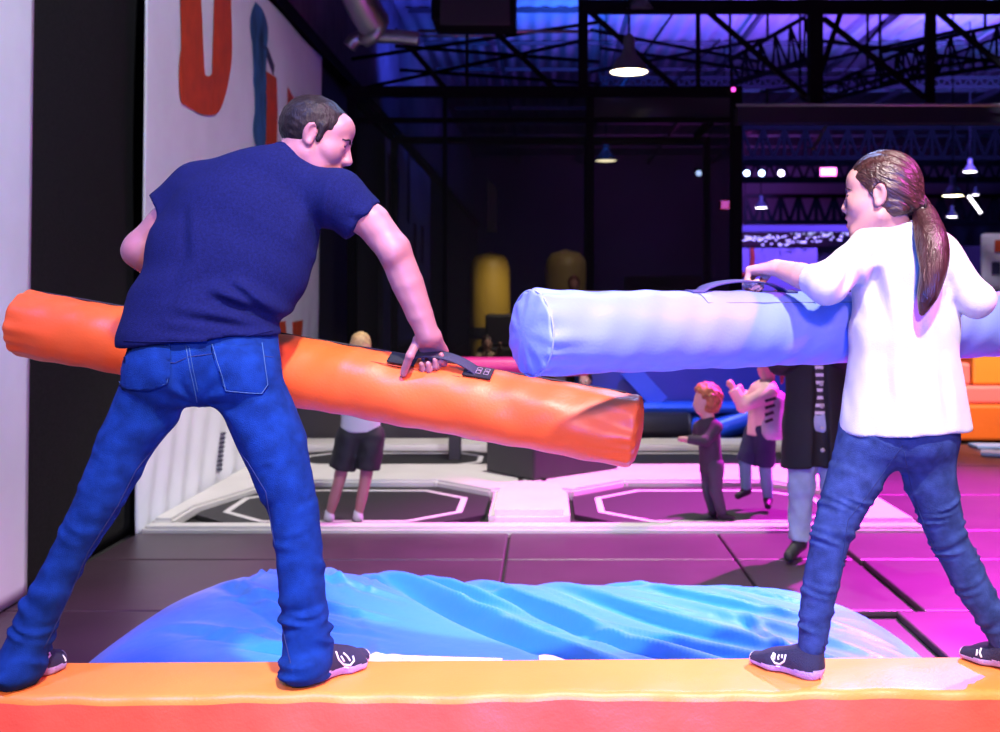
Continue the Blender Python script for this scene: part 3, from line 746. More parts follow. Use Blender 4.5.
seam(FO, R_T, [(so0-.05, .75), (so1-.08, .75)], 'stitching', mat('orange_thread', (.45, .05, .02), .7), TO, .0012)
M_lav = mat('lavender_vinyl', (.20, .27, .70), .42, spec=.4, bump=.08, bscale=140, bump2=.1, b2scale=5)
fb0 = J(527, 333.5, 2.53); fbd = unit(V(1.371, .80, .002)); fb1 = fb0+fbd*1.92
TB, FB, LB = battle_tube('battle_tube', fb0, fb1, R_T, M_lav, 'pale lavender blue padded battle tube held level by the girl', dents=((.10, 1.0, .05, .5, -.004), (.83, .6, .04, .7, -.004)), wr=.005)
MB().tube([tube_pt(FB, R_T*1.002, .012, 2*PI*k/60) for k in range(61)], .0028, 6).build('rim_seam', mat('lavender_thread', (.25, .3, .62), .6), TB)
sb0, sb1 = s_at(FB, 686), s_at(FB, 790)
M_webb2 = mat('violet_webbing', (.055, .05, .16), .6, bump=.4, bscale=300)
ribbon(FB, R_T, sb0, sb1, .12, .038, lambda u: .003+.026*max(0, math.sin(PI*min(1, max(0, (u-.1)/.8))))**.6, 'handle_strap', M_webb2, TB)
MB().tube([tube_pt(FB, R_T+.001, s, -.25) for s in np.linspace(.03, LB-.05, 60)], .003, 6).build('zip_line', M_seam, TB)
M_lth = mat('grey_thread', (.16, .15, .26), .7)
sA, sB_ = s_at(FB, 690), s_at(FB, 855)
seam(FB, R_T, [(sA, .35), (sA, .80), (sB_, .80), (sB_, .35)], 'stitching', M_lth, TB, .0011)

# ================================================================== LAMPS
M_shade = mat('lamp_shade', (.10, .11, .13), .4, metal=.3)
def glow(name, col, s): return mat(name, (.8, .8, .8), .5, emit=col, estr=s)
G_warm = glow('glow_warm', (1, .86, .55), 14); G_white = glow('glow_white', (1, .9, 1), 12); G_red = glow('glow_red', (1, .09, .16), 5); G_cyan = glow('glow_cyan', (.55, .8, 1), 9)
def pendant(px, py, d, w, label, g=G_warm, drop=True, stem=.3):
    c = J(px, py, d); r = w*d/FL/2; e = empty('pendant_lamp', c, label, 'lamp')
    MB().lathe([(r, .0), (r*1.02, .012), (r*.72, r*.55), (r*.42, r*.9), (r*.30, r*1.25), (r*.30, r*1.75), (r*.16, r*1.95), (.004, r*2.0)], c, 28).build('shade', M_shade, e)
    MB().lathe([(.001, .004), (r*.6, .0), (r*.94, .006)], c, 28).build('bulb_disc', g, e)
    if drop: MB().tube([c+V(0, 0, r*1.9), V(c[0], c[1], 6.97)], .012, 8).build('cord', M_black, e)
    return e
pendant(629, 72.5, 11.0, 39, 'lit dome pendant lamp hanging above the black cage', stem=1.6)
p2 = pendant(640, 10, 12.4, 26, 'second dome pendant lamp at the top edge above the lit one', g=M_shade, stem=1.)
pendant(606, 161, 21, 22, 'lit dome lamp seen through the cage netting', stem=2.)
pendant(761, 208, 26, 13, 'small white lit dome lamp right of the cage post', g=G_white, stem=2.)
pendant(953, 196, 20, 21, 'warm lit dome lamp to the right of the head of the girl', stem=2.)
pendant(970, 172, 22, 14, 'smaller lit dome lamp up and right of the warm one', g=G_white, stem=2.)
pendant(952, 217, 27, 12, 'faint far dome lamp under the warm one', g=G_white, stem=2.)
pendant(975.5, 195, 27, 8, 'tiny far dome lamp next to the slanted tube light', g=G_white, stem=2.)
def flood(px, py, d, w, h, g, label):
    c = J(px, py, d); W = w*d/FL; H = h*d/FL; e = empty('flood_light', c, label, 'light')
    MB().box(c+V(-W*.6, -.02, -H*.65), c+V(W*.6, .22, H*.65), .02).build('housing', M_black, e)
    MB().box(c+V(-W/2, -.035, -H/2), c+V(W/2, -.018, H/2), .01).build('lens', g, e)
    MB().bar(c+V(0, .1, H*.6), V(c[0], c[1]+.1, 6.97 if d > 15 else c[2]+H*.6+.2), .025).build('bracket', M_black, e)
flood(769, 108, 12.6, 23, 6, glow('glow_pinkwhite', (1, .78, .95), 16), 'bright white flood light under the roof beam right of the cage')
flood(828, 172, 25, 16, 8, G_red, 'red glowing flood light left of the head of the girl')
flood(725, 205, 24, 8, 8, G_red, 'small red light beside the right cage post')
flood(733, 90, 11.2, 4, 4, glow('glow_mag', (.8, .05, .5), 3), 'tiny magenta light on the top corner of the cage')
for px, g, l in ((747, G_cyan, 'left cyan stage spot in the row of three'), (762, G_cyan, 'middle white stage spot in the row of three'), (781.5, G_white, 'right white stage spot in the row of three'), (699, G_cyan, 'tiny blue white spot seen through the cage netting')):
    e = empty('stage_spot', J(px, 173, 25), l, 'light'); c = J(px, 173, 25)
    MB().tube([c+V(.0, .05, .03), c+V(.0, .35, .12)], [.09, .07], 12).build('housing', M_black, e)
    MB().lathe([(.001, .0), (.066, .0)], (0, 0, 0), 14).build('lens', g, e)
    le = e.children[1]; le.data.transform(Matrix.Translation(Vector(c)+Vector((0, .03, .0))+Vector(e.location)*0) @ Matrix.Rotation(PI/2, 4, 'X')); 
tb = empty('tube_light', J(974, 204, 21), 'slanted fluorescent tube light at the right beside the warm lamp', 'light')
MB().tube([J(968.5, 196, 21), J(981, 213, 21)], .028, 8).build('tube', glow('glow_tube', (.9, .85, 1), 5), tb)
MB().bar(J(967.5, 195, 21.06), J(982, 214, 21.06), .08).build('fixture', M_black, tb)
fl = MB(); rr_ = random.Random(4)
for i in range(90):
    c = J(742+i*1.2+rr_.uniform(-.6, .6), 236+rr_.choice((0, 2, 4, 8))+rr_.uniform(-1, 1)-(i*.05 if i > 40 else 0), 24.2+rr_.uniform(-.1, .1)); s_ = rr_.uniform(.012, .028)
    fl.box(c-V(s_, s_, s_*.8), c+V(s_, s_, s_*.8))
tag(fl.build('fairy_lights', glow('glow_fairy', (.5, .5, 1), 1.0)), 'string of tiny white fairy lights on the far mezzanine', 'lights', kind='stuff')
# ================================================================== PEOPLE
M_skin = mat('skin', (.37, .165, .17), .48, spec=.4, sss=.12, bump=.06, bscale=260, var=.06, vscale=14)
M_skin2 = mat('skin_child', (.54, .29, .26), .48, spec=.4, sss=.12, bump=.05, bscale=260, var=.05, vscale=14)
M_lip = mat('lip', (.50, .17, .17), .4); M_mouth = mat('mouth_inside', (.09, .02, .025), .5); M_tooth = mat('tooth', (.8, .78, .72), .3)
M_eyew = mat('eye_white', (.75, .73, .72), .2); M_iris = mat('eye_iris', (.03, .02, .015), .15)
M_hairD = mat('hair_dark', (.014, .010, .010), .5, spec=.2, bump=.3, bscale=200, var=.4, vscale=60, stretch=(1, 1, .35))
M_hairB = mat('hair_brown', (.040, .015, .014), .34, spec=.6, bump=.55, bscale=170, var=.6, vscale=90, stretch=(.10, 1., 1.), rot=-.50)
M_tail = mat('hair_tail', (.045, .016, .018), .32, spec=.6, bump=.5, bscale=160, var=.5, vscale=45, stretch=(1.4, 1.4, .12))
M_tee = mat('tee_navy', (.005, .0085, .060), .9, spec=.12, bump=.35, bscale=420, var=.25, vscale=160)
M_jean = mat('denim', (.004, .030, .165), .9, spec=.12, bump=.4, bscale=420, var=.30, vscale=26)
M_jeanG = mat('denim_girl', (.028, .050, .165), .9, spec=.12, bump=.4, bscale=420, var=.35, vscale=30)
M_stitch = mat('denim_stitch', (.025, .09, .22), .7); M_stitch2 = mat('denim_stitch_dark', (.008, .02, .10), .8)
M_sock = mat('sock_navy', (.014, .014, .05), .85, bump=.5, bscale=300); M_sole = mat('sock_lavender', (.40, .34, .66), .8, bump=.6, bscale=240); M_sockw = mat('sock_white', (.7, .68, .72), .8)
M_white = mat('white_cotton', (.50, .51, .55), .8, bump=.25, bscale=380, bump2=.12, b2scale=9, sheen=.1)

def frame(f, up):
    f = unit(f); r = unit(np.cross(f, up)); z = np.cross(r, f); return np.array([r, f, z])
class Head:
    def __init__(s, c, f, up, sc): s.c = np.array(c); s.R = frame(f, up); s.s = sc
    def P(s, x, y, z): return s.c+s.s*(x*s.R[0]+y*s.R[1]+z*s.R[2])
    def N(s, x, y, z): return x*s.R[0]+y*s.R[1]+z*s.R[2]
    def L(s, pts): return ((pts-s.c)@s.R.T)/s.s
def sculpt_head(F, H, fem=False, mouth=.0, detail=True, cheeks=1., low=0.):
    s = H.s; R = H.R; P = H.P
    E = lambda c, r, k=.012, **kw: F.ell(P(*c), np.array(r)*s, R, k*s, **kw)
    C = lambda a, b, ra, rb, k=.01, **kw: F.cone(P(*a), P(*b), ra*s, rb*s, k*s, **kw)
    E((0, -.014, .034-low*.5), (.074, .094, .086-low*.5), 0)
    E((0, .028, -.030), (.060, .064, .085), .03)
    if not detail: 
        E((0, .092, -.028), (.011, .016, .014), .01)
        for q in (-1, 1): E((q*.074, -.008, -.008), (.010, .019, .030), .008)
        return
    E((0, .055, .045), (.058, .040, .045), .02)                          # forehead
    C((-.030, .078, .020), (.030, .078, .020), .013, .013, .012) if not fem else C((-.026, .080, .020), (.026, .080, .020), .009, .009, .012)
    for q in (-1, 1):
        E((q*.032, .100, .004), (.018, .018, .012), .012, op='s')        # eye sockets
        for dz, up_ in ((.0066, -1), (-.0056, 1)):
            F.ell(P(q*.031, .0775, .004), np.array((.0142, .0138, .0135))*s, R, .003*s, clips=((P(0, .0775, .004+dz), H.N(0, .12*up_, up_), .001*s),))   # lids
        E((q*.038, .058, -.024), (.025*cheeks, .026, .024), .035)         # cheeks
        C((q*.050, .0, -.060), (q*.022, .070, -.098), .022, .020, .025)  # jaw
        E((q*.013, .094, -.034), (.009, .012, .008), .006)               # nostrils
    E((0, .076, -.104), (.021, .018, .018), .018)                        # chin
    nk = -.006 if fem else 0
    C((0, .087, .016), (0, .110+nk, -.026), .0075, .0115 if not fem else .0095, .010)             # nose
    C((0, .108+nk, -.028), (0, .090, -.040), .0085, .008, .008)
    E((0, .082, -.064), (.030, .020, .022), .016)                        # mouth mound
    C((-.020, .094, -.057), (.020, .094, -.057), .0055, .0055, .006); C((0, .100, -.057), (0, .099, -.057), .006, .006, .006)
    C((-.017, .094, -.073-mouth), (.017, .094, -.073-mouth), .0065, .0065, .006)
    F.ell(P(0, .104, -.065-mouth*.5), np.array((.024, .020, .0028+mouth*.6))*s, R, .003*s, 's')
    for q in (-1, 1):                                                     # ears
        F.ell(P(q*.078, -.008, -.004), np.array((.0075, .020, .033))*s, frame(H.N(0, 1, .12), H.N(q*.25, 0, 1)), .006*s)
        F.ell(P(q*.086, -.003, .000), np.array((.007, .011, .020))*s, R, .004*s, 's')
        E((q*.079, -.001, -.028), (.006, .010, .010), .006)
def eyes(H, body):
    for q in (-1, 1):
        mb = MB(); r = .0122*H.s; c = H.P(q*.031, .0775, .004); d = unit(H.N(q*.22, 1, -.02)); x = unit(np.cross(d, V(0, 0, 1))); y = np.cross(x, d)
        for a0, a1, mi in ((0, .62, 1), (.62, 2.2, 0)):
            n = 14; rows = 5; vs = []
            for i in range(rows+1):
                a = a0+(a1-a0)*i/rows
                vs += [c+r*(d*math.cos(a)+math.sin(a)*(x*math.cos(2*PI*k/n)+y*math.sin(2*PI*k/n))) for k in range(n)]
            mb.add(vs, [[i*n+k, i*n+(k+1) % n, (i+1)*n+(k+1) % n, (i+1)*n+k] for i in range(rows) for k in range(n)], mi, True)
        mb.build('eye', [M_eyew, M_iris], body, fix=True)
def brows(H, m, parent, bv, th=.0035):
    for q in (-1, 1):
        pts = [H.P(q*(.014+.036*t), .12, .020+.008*math.sin(PI*min(1, t*1.1))) for t in np.linspace(0, 1, 8)]
        pr = project(bv, pts, -H.R[1], .001)
        if len(pr) > 3: MB().tube(pr, [th*H.s*(1.1-.6*i/len(pr)) for i in range(len(pr))], 8).build('eyebrow', m, parent)
def hand(F, W, u, n, v, s, curls, thumb, k=.007, fr=1.):
    """W wrist, u to the knuckles, n out of the palm, v to the thumb side; curls per finger (three bends)"""
    u = unit(u); n = unit(n-u*np.dot(n, u)); v = unit(v-u*np.dot(v, u)-n*np.dot(v, n))
    segs = [(.045, .026, .021), (.050, .030, .022), (.046, .028, .022), (.036, .021, .019)]
    for i, (off, ln) in enumerate([(.029, .090), (.010, .094), (-.010, .090), (-.028, .081)]):
        kn = W+(u*ln+v*off)*s
        F.cone(W+(v*off*.55+u*.004)*s, kn, .0185*s, .0125*s, .012*s)
        a = 0; p = kn; r = .0098*s*fr
        for L_, da, rr in zip(segs[i], curls[i], (1., .93, .84)):
            a += math.radians(da); q = p+(u*math.cos(a)+n*math.sin(a))*L_*s
            F.cone(p, q, r*rr*1.03, r*rr*.94, .004*s); p = q
    T = [np.array(t) for t in thumb]
    F.cone(W+(u*.012+v*.012)*s, T[0], .019*s, .0155*s, .012*s)
    for i in range(len(T)-1): F.cone(T[i], T[i+1], (.0135, .0118, .0105)[i]*s, (.0118, .0108, .0090)[i]*s, .005*s)
def foot(F, heel, toe, ank, s, r_ank, flat):
    d = unit((toe-heel)*V(1, 1, 0)); L = np.linalg.norm((toe-heel)*V(1, 1, 0)); z = V(0, 0, 1); side = np.cross(d, z); h = heel.copy(); h[2] = flat
    F.cone(h+d*.036*s+z*.034*s, h+d*L*.62+z*.026*s, .037*s, .030*s, .01, u=side, sq=1.08)
    F.cone(h+d*.05*s+z*.04*s, ank, .036*s, r_ank, .02)
    F.cone(h+d*L*.35+z*.055*s, h+d*L*.72+z*.026*s, .030*s, .026*s, .02, u=side, sq=1.15)
    F.cone(h+d*L*.66+z*.022*s-side*.012*s, h+d*(L-.020*s)+z*.018*s-side*.010*s, .028*s, .020*s, .015, u=side, sq=1.25)
    F.cone(h+d*L*.62+z*.020*s+side*.02*s, h+d*(L-.055*s)+z*.016*s+side*.026*s, .025*s, .017*s, .012)
    F.cut(h+z*.001, (0, 0, -1), .006, lo=np.minimum(heel, toe)-.12, hi=np.maximum(heel, toe)*V(1, 1, 0)+V(.12, .12, flat+.1))
def leg_folds(parts, amp=1.):
    """parts: (a, b, wavelength, amplitude start, amplitude end) wrinkles that run around a limb between a and b"""
    def fn(x, y, z):
        out = np.zeros_like(x)
        for a, b, lam, A0, A1, sk in parts:
            a = np.array(a); b = np.array(b); ab = b-a; L2 = ab@ab; L = math.sqrt(L2)
            px, py, pz = x-a[0], y-a[1], z-a[2]; t = (px*ab[0]+py*ab[1]+pz*ab[2])/L2
            qx, qy = px-t*ab[0], py-t*ab[1]
            q2 = qx*qx+qy*qy+(pz-t*ab[2])**2
            win = np.clip(1-(np.abs(t-.5)-.42)/.12, 0, 1)*(q2 < .16**2)
            A = A0+(A1-A0)*np.clip(t, 0, 1)
            ph = t*L/lam*2*PI+sk*(qx*18)+1.6*np.sin(qy*24+t*7)+1.2*np.sin(qx*30-t*11)
            w = np.sin(ph); out += .75*A*amp*win*np.where(w > 0, w*.6, w)*(.45+.55*np.sin(t*13+qx*34+qy*15))
        return out
    return fn
def wob(seed, amp, sc):
    r = random.Random(seed); W = [(V(r.gauss(0, 1), r.gauss(0, 1), r.gauss(0, 1))*sc, r.uniform(0, 6)) for _ in range(5)]
    def fn(x, y, z):
        o = 0
        for w, p in W: o = o+np.sin(x*w[0]+y*w[1]+z*w[2]+p+1.3*np.sin(x*w[1]*.7-z*w[0]*.6))
        return amp*o/2.2
    return fn
def poly_line(bv, px, d, name, m, parent, r=.0013, n=6, lift=.0008, closed=False):
    P = [J(a, b, d) for a, b in px]
    if closed: P.append(P[0])
    runs = [[]]
    for p in project(bv, dense(P, n), None, lift):
        if runs[-1] and np.linalg.norm(p-runs[-1][-1]) > .05: runs.append([])
        runs[-1].append(p)
    mb = MB()
    for q in runs:
        if len(q) > 2: mb.tube(q, r, 6)
    if mb.v: return mb.build(name, m, parent)

# ------------------------------------------------------------------ the man
MAN = empty('person', (float(J(170, 0, 2.85)[0]), 2.85, .475), 'man in a navy T-shirt and blue jeans bending over the beam, holding the orange tube', 'person')
fR_heel, fR_toe = J(299, 683, 2.755), J(370, 664, 2.945)
fL_heel, fL_toe = J(2, 690, 2.735), J(66, 658, 2.955)
zR, zL = beam_top(-.55), beam_top(-1.33)
anR, anL = J(310, 652, 2.80), J(22, 655, 2.79)
knR, knL = J(294, 510, 2.83), J(96, 508, 2.82)
hiR, hiL = J(248, 388, 2.85), J(157, 388, 2.85)
pel = J(202, 372, 2.85)
# trousers
F = Field((-1.50, 2.58, .46), (-.42, 3.10, 1.45), .0065)
lat = V(.995, .06, -.06)
F.cone(J(204, 330, 2.87), J(202, 364, 2.845), .110, .112, 0, u=lat, sq=1.72)
F.ell(J(164, 375, 2.825), (.088, .092, .082), None, .04); F.ell(J(242, 377, 2.825), (.092, .092, .085), None, .04)   # seat
F.chain([hiR, J(274, 446, 2.84), knR, J(300, 560, 2.825), J(303, 600, 2.82), J(309, 655, 2.80)], [.094, .086, .063, .059, .060, .062], .012)
F.chain([hiL, J(127, 442, 2.84), knL, J(68, 556, 2.815), J(40, 612, 2.80), J(25, 655, 2.79)], [.090, .072, .058, .047, .052, .058], .012)
F.ell(J(304, 668, 2.775), (.062, .075, .045), None, .03); F.ell(J(16, 672, 2.765), (.060, .07, .045), None, .03)   # hems pooling over the heels
F.cut((0, 0, zR+.006), (0, 0, -1), .004, lo=(-.9, 2.58, .4), hi=(-.42, 3.1, .6)); F.put(lambda X, Y, Z: (Z-zR-.004)+0*X+0*Y, (-.9, 2.6, .44), (-.42, 3.1, .5), 0, 's') if False else None
F.cut(J(202, 322, 2.85), (.08, 0, -1)) if False else None
F.warp(leg_folds([(J(275, 440, 2.84), knR, .07, .002, .005, .5), (knR, J(309, 640, 2.8), .055, .003, .010, .35), (J(118, 440, 2.84), knL, .07, .002, .005, -.5), (knL, J(30, 640, 2.79), .06, .003, .009, -.35),
                  (J(309, 600, 2.8), J(306, 685, 2.78), .038, .008, .011, .3), (J(40, 615, 2.8), J(14, 690, 2.78), .04, .008, .010, -.3)]))
def crotch(x, y, z):
    c = J(196, 405, 2.76); dx = x-c[0]; dz = z-c[2]; r = np.sqrt(dx*dx+dz*dz)+1e-5; an = np.arctan2(dz, dx)
    return np.where(y < 2.9, .0045*np.exp(-(r/.17)**2)*np.sin(an*9+r*20)*np.clip(r/.05, 0, 1), 0)
F.warp(crotch); F.warp(wob(3, .0016, 28))
# seam valley between the two halves of the seat
F.cone(J(203, 345, 2.72), J(197, 398, 2.735), .006, .014, .03, op='s')
zc = zL
JEANS = F.mesh('jeans', M_jean, MAN, 1)
bv = bvh_of(JEANS)
for pts in ([(171, 346), (170, 372), (168, 384), (149, 391), (124, 389), (119, 382), (121, 347)], [(211, 346), (222, 378), (226, 392), (262, 395), (268, 386), (262, 345)]):
    q = empty('back_pocket', (0, 0, 0)); bpy.data.objects.remove(q)
    P = [J(a, b, 2.7) for a, b in pts]; c = sum(P)/len(P)
    bm = bmesh.new(); bm.faces.new([bm.verts.new(Vector(tuple(p))) for p in P]); bmesh.ops.triangulate(bm, faces=bm.faces[:])
    for _ in range(4):
        es = [e for e in bm.edges if e.calc_length() > .014]
        if es: bmesh.ops.subdivide_edges(bm, edges=es, cuts=1); bmesh.ops.triangulate(bm, faces=bm.faces[:])
    ok = True
    for v in bm.verts:
        pr = project(bv, [v.co], None, .0025)
        if pr: v.co = Vector(tuple(pr[0]))
        else: h_ = bv.find_nearest(v.co); v.co = h_[0]+h_[1]*.002
    if ok:
        me = bpy.data.meshes.new('back_pocket'); bm.to_mesh(me); me.materials.append(M_jean); o = bpy.data.objects.new('back_pocket', me); COL.objects.link(o); attach(o, MAN)
        for p in me.polygons: p.use_smooth = True
        md = o.modifiers.new('s', 'SOLIDIFY'); md.thickness = .003
        poly_line(bv, [(a+(142-a)*.04 if a < 190 else a+(240-a)*.04, b-1.5) for a, b in pts], 2.7, 'pocket_stitching', M_stitch, MAN, .0012, lift=.0042)
    bm.free()
poly_line(bv, [(186, 346), (190, 370), (195, 392), (197, 402)], 2.7, 'seam_stitching', M_stitch, MAN, .0013)
poly_line(bv, [(189, 346), (193, 370), (198, 392)], 2.7, 'seam_stitching', M_stitch, MAN, .0010)
poly_line(bv, [(140, 361), (175, 363), (186, 358)], 2.7, 'seam_stitching', M_stitch2, MAN, .0012)
poly_line(bv, [(188, 357), (225, 352), (280, 358)], 2.7, 'seam_stitching', M_stitch2, MAN, .0012)
poly_line(bv, [(197, 404), (222, 430), (248, 462), (266, 492), (275, 545), (281, 620), (292, 670)], 2.7, 'seam_stitching', M_stitch2, MAN, .0014)
poly_line(bv, [(196, 404), (160, 440), (136, 470), (118, 505), (88, 552), (62, 612), (44, 648)], 2.7, 'seam_stitching', M_stitch2, MAN, .0012)
for a, b in ((286, 322), (290, 338), (293, 352), (297, 372)):
    pr = project(bv, [J(a-3, b, 2.7)], None, .0012)
    if pr: MB().box(pr[0]-V(.004, .002, .004), pr[0]+V(.004, .002, .004), .001).build('rivet', M_steel, MAN)
# T-shirt
F = Field((-1.22, 2.66, 1.22), (-.40, 3.22, 1.98), .0065)
latc = unit(V(.95, .10, -.24)); shL, shR = J(198, 190, 3.0), J(337, 197, 2.97)
F.cone(J(199, 346, 2.855), J(205, 310, 2.875), .132, .122, 0, u=V(.99, .05, -.1), sq=1.58)
F.cone(J(205, 310, 2.88), J(228, 262, 2.93), .120, .138, .03, u=latc, sq=1.50)
F.cone(J(228, 262, 2.93), J(248, 222, 2.965), .138, .134, .03, u=latc, sq=1.48)
F.cone(J(248, 222, 2.965), J(272, 182, 2.99), .130, .085, .04, u=unit(V(.98, .05, -.12)), sq=1.55)
F.cone(shL, J(268, 178, 3.0), .070, .080, .04); F.cone(shR, J(272, 181, 3.0), .062, .076, .04)
F.cone(J(290, 170, 3.01), J(296, 158, 3.02), .066, .060, .03)
el = J(140, 250, 2.99); arL = unit(J(134, 250, 2.99)-shL)
F.cone(shL, J(150, 232, 2.99), .076, .070, .03, clips=((J(168, 213, 2.99), arL),))
arR = unit(J(396, 254, 2.98)-shR)
F.cone(shR, J(385, 240, 2.97), .074, .066, .03, clips=((J(360, 225, 2.97), unit(arR+V(.12, 0, -.05))),))
F.ell(J(335, 200, 2.96), (.06, .07, .06), None, .04)
F.cut(J(200, 343, 2.86), unit(V(.07, 0, -1)) * 1, .004)if False else None
F.put(lambda X, Y, Z: (Z-J(200, 341, 2.86)[2])*1.0-(X-J(200, 341, 2.86)[0])*.08+0*Y, (-1.22, 2.66, 1.2), (-.4, 3.22, J(0, 335, 2.86)[2]), .006, 's')
F.put(lambda X, Y, Z: np.sqrt((X-J(302, 143, 3.02)[0])**2+(Y-3.03)**2+(Z-J(302, 143, 3.02)[2])**2)-.062, J(302, 143, 3.02)-.07, J(302, 143, 3.02)+.07, .008, 's')
def teefold(x, y, z):
    o = 0
    for (a, b, w, A) in ((J(208, 298, 2.75), J(272, 322, 2.75), .014, .024), (J(225, 287, 2.75), J(262, 312, 2.75), .012, .018), (J(175, 318, 2.75), J(262, 330, 2.75), .014, .012), (J(160, 330, 2.75), J(235, 337, 2.75), .012, .005),
                         (J(215, 308, 2.75), J(270, 328, 2.75), .010, .008), (J(318, 232, 2.8), J(335, 170, 2.8), .014, .006), (J(300, 250, 2.8), J(316, 186, 2.8), .02, .005), (J(190, 235, 2.8), J(172, 300, 2.8), .02, .004), (J(150, 300, 2.75), J(215, 275, 2.75), .02, .004), (J(180, 205, 2.8), J(186, 260, 2.8), .014, .005), (J(340, 215, 2.8), J(378, 222, 2.8), .012, .005)):
        ab = (b-a)[[0, 2]]; L2 = ab@ab; px, pz = x-a[0], z-a[2]; t = (px*ab[0]+pz*ab[1])/L2; s = (px*ab[1]-pz*ab[0])/math.sqrt(L2)
        win = np.clip(np.sin(PI*np.clip((t+.1)/1.2, 0, 1)), 0, 1)
        o = o+A*win*(np.exp(-(s/w)**2)-.9*np.exp(-((s+w*1.8)/(w*1.1))**2))
    return np.where(y < 3.02, o, 0)
F.warp(teefold, .04); F.warp(wob(5, .0022, 16))
TEE = F.mesh('t_shirt', M_tee, MAN, 1); bv = bvh_of(TEE)
poly_line(bv, [(124, 341), (150, 342), (200, 341), (240, 337), (272, 331)], 2.7, 'shirt_hem', M_tee, MAN, .0016)
# skin: head, arms, hands, and the trunk and legs under the clothes, one surface
Hm = Head(J(316, 137, 3.02), V(.90, .10, -.40), V(.40, .05, .92), .97)
F = Field((-1.50, 2.62, .49), (-.15, 3.34, 2.00), .0037)
F.cone(J(203, 352, 2.86), J(232, 250, 2.94), .085, .09, 0, u=latc, sq=1.35); F.cone(J(232, 250, 2.94), J(270, 188, 2.99), .09, .06, .03, u=latc, sq=1.5)
F.chain([J(205, 355, 2.86), hiR, knR, J(302, 595, 2.82), anR], [.08, .070, .042, .038, .032], .012); F.chain([J(202, 355, 2.86), hiL, J(127, 442, 2.84), knL, J(68, 556, 2.815), J(40, 612, 2.80), anL], [.08, .064, .050, .038, .030, .030, .030], .02)
sculpt_head(F, Hm, cheeks=1.0, low=.012)
F.cone(J(287, 170, 3.01), Hm.P(0, -.022, -.05), .062, .055, .03); F.cone(J(300, 165, 3.03), Hm.P(0, .03, -.085), .04, .045, .03)
elR = J(394, 250, 2.955); S = tube_pt(FO, R_T+.036, s_at(FO, 432), .50)
u = unit(V(.10, .72, -.52)); nn = unit(V(.0, -.55, -.80)); vv = -FO[2]
WR = S-.055*u-.026*nn; print('man wrist px', CX+WR[0]/WR[1]*FL, CY-(WR[2]-CAMZ)/WR[1]*FL)
F.chain([shR, J(372, 222, 2.96), elR], [.056, .049, .0445], .012)
F.chain([elR, elR*.62+WR*.38, elR*.25+WR*.75, WR], [.0440, .0435, .036, .030], .012)
F.ell(elR+V(-.004, -.034, -.004), (.022, .018, .024), None, .035)
hand(F, WR, u, nn, vv, 1.0, [(72, 80, 45), (76, 82, 45), (80, 82, 45), (84, 80, 45)],
     [WR+u*.03+vv*.036, WR*.45+tube_pt(FO, R_T+.012, s_at(FO, 411), .95)*.55+V(-.012, -.02, 0), tube_pt(FO, R_T+.0085, s_at(FO, 410), 1.0)])
F.chain([shL, el], [.054, .045], .02)
WL = tube_pt(FO, R_T+.06, s_at(FO, 186), -.1)+V(-.01, -.03, .0)
F.chain([el, el*.6+WL*.4, WL], [.046, .044, .029], .02)
uL = unit(V(.12, .8, -.45)); nL = unit(V(0, -.5, -.85))
hand(F, WL, uL, nL, FO[2], 1.0, [(72, 80, 45)]*4, [WL+uL*.03+FO[2]*.036, WL+V(.06, -.0, -.03), WL+V(.07, .01, -.055)])
F.warp(wob(9, .0006, 60), .02)
def mpick(P):
    q = Hm.L(P); out = np.zeros(len(P), int)
    lip = (np.abs(q[:, 0]) < .024) & (q[:, 1] > .088) & (q[:, 2] < -.052) & (q[:, 2] > -.080); out[lip] = 1
    return out
MB_ = F.mesh('body', [M_skin, M_lip], MAN, 1, mpick); eyes(Hm, MB_); bvm = bvh_of(MB_); brows(Hm, M_hairD, MAN, bvm, .0030)
# hair, short, high at the temples
F = Field(Hm.c-.17, Hm.c+.17, .0042); P = Hm.P; N = Hm.N
F.ell(P(0, -.015, .030), np.array((.0785, .0985, .0835))*Hm.s, Hm.R, 0, clips=((P(0, .074, .070), N(0, .80, -.60), .004), (P(0, 0, .012), N(0, .3, -1), .01)))
F.ell(P(0, -.020, .020), np.array((.0780, .0945, .086))*Hm.s, Hm.R, .004, clips=((P(0, -.022, 0), N(0, 1, .15), .004), (P(0, 0, -.055), N(0, 0, -1), .006)))
for q in (-1, 1): F.cone(P(q*.071, .018, .03), P(q*.070, .018, -.012), .011, .008, .006)
F.warp(wob(21, .0007, 120), .02); F.warp(wob(22, .0008, 300), .02)
F.mesh('hair', M_hairD, MAN, 1)
def sock(person, heel, toe, ank, s, ra, flat, logo, name='sock', cut=.12):
    lo = np.minimum(np.minimum(heel, toe), ank)-.08; hi = np.maximum(np.maximum(heel, toe), ank)+.08; lo[2] = flat-.03
    G = Field(lo, hi, .004); foot(G, heel, toe, ank, s, ra, flat)
    d = unit((toe-heel)*V(1, 1, 0)); L = np.linalg.norm((toe-heel)*V(1, 1, 0))
    def pick(P):
        z = P[:, 2]-flat; t = ((P-heel)@d)/L; out = np.zeros(len(P), int)
        out[(z < .034*s*(1-.55*np.clip(t, 0, 1)))] = 1; out[t > .945] = 2; return out
    o = G.mesh(name, [M_sock, M_sole, M_sockw], person, 1, pick); b_ = bvh_of(o)
    for pl in logo: poly_line(b_, pl, 2.7, 'white_emblem', M_sockw, person, .0026, 5, .0004)
    return o
def zm(pts, ox, oy, k): return [(ox+a/k, oy+b/k) for a, b in pts]
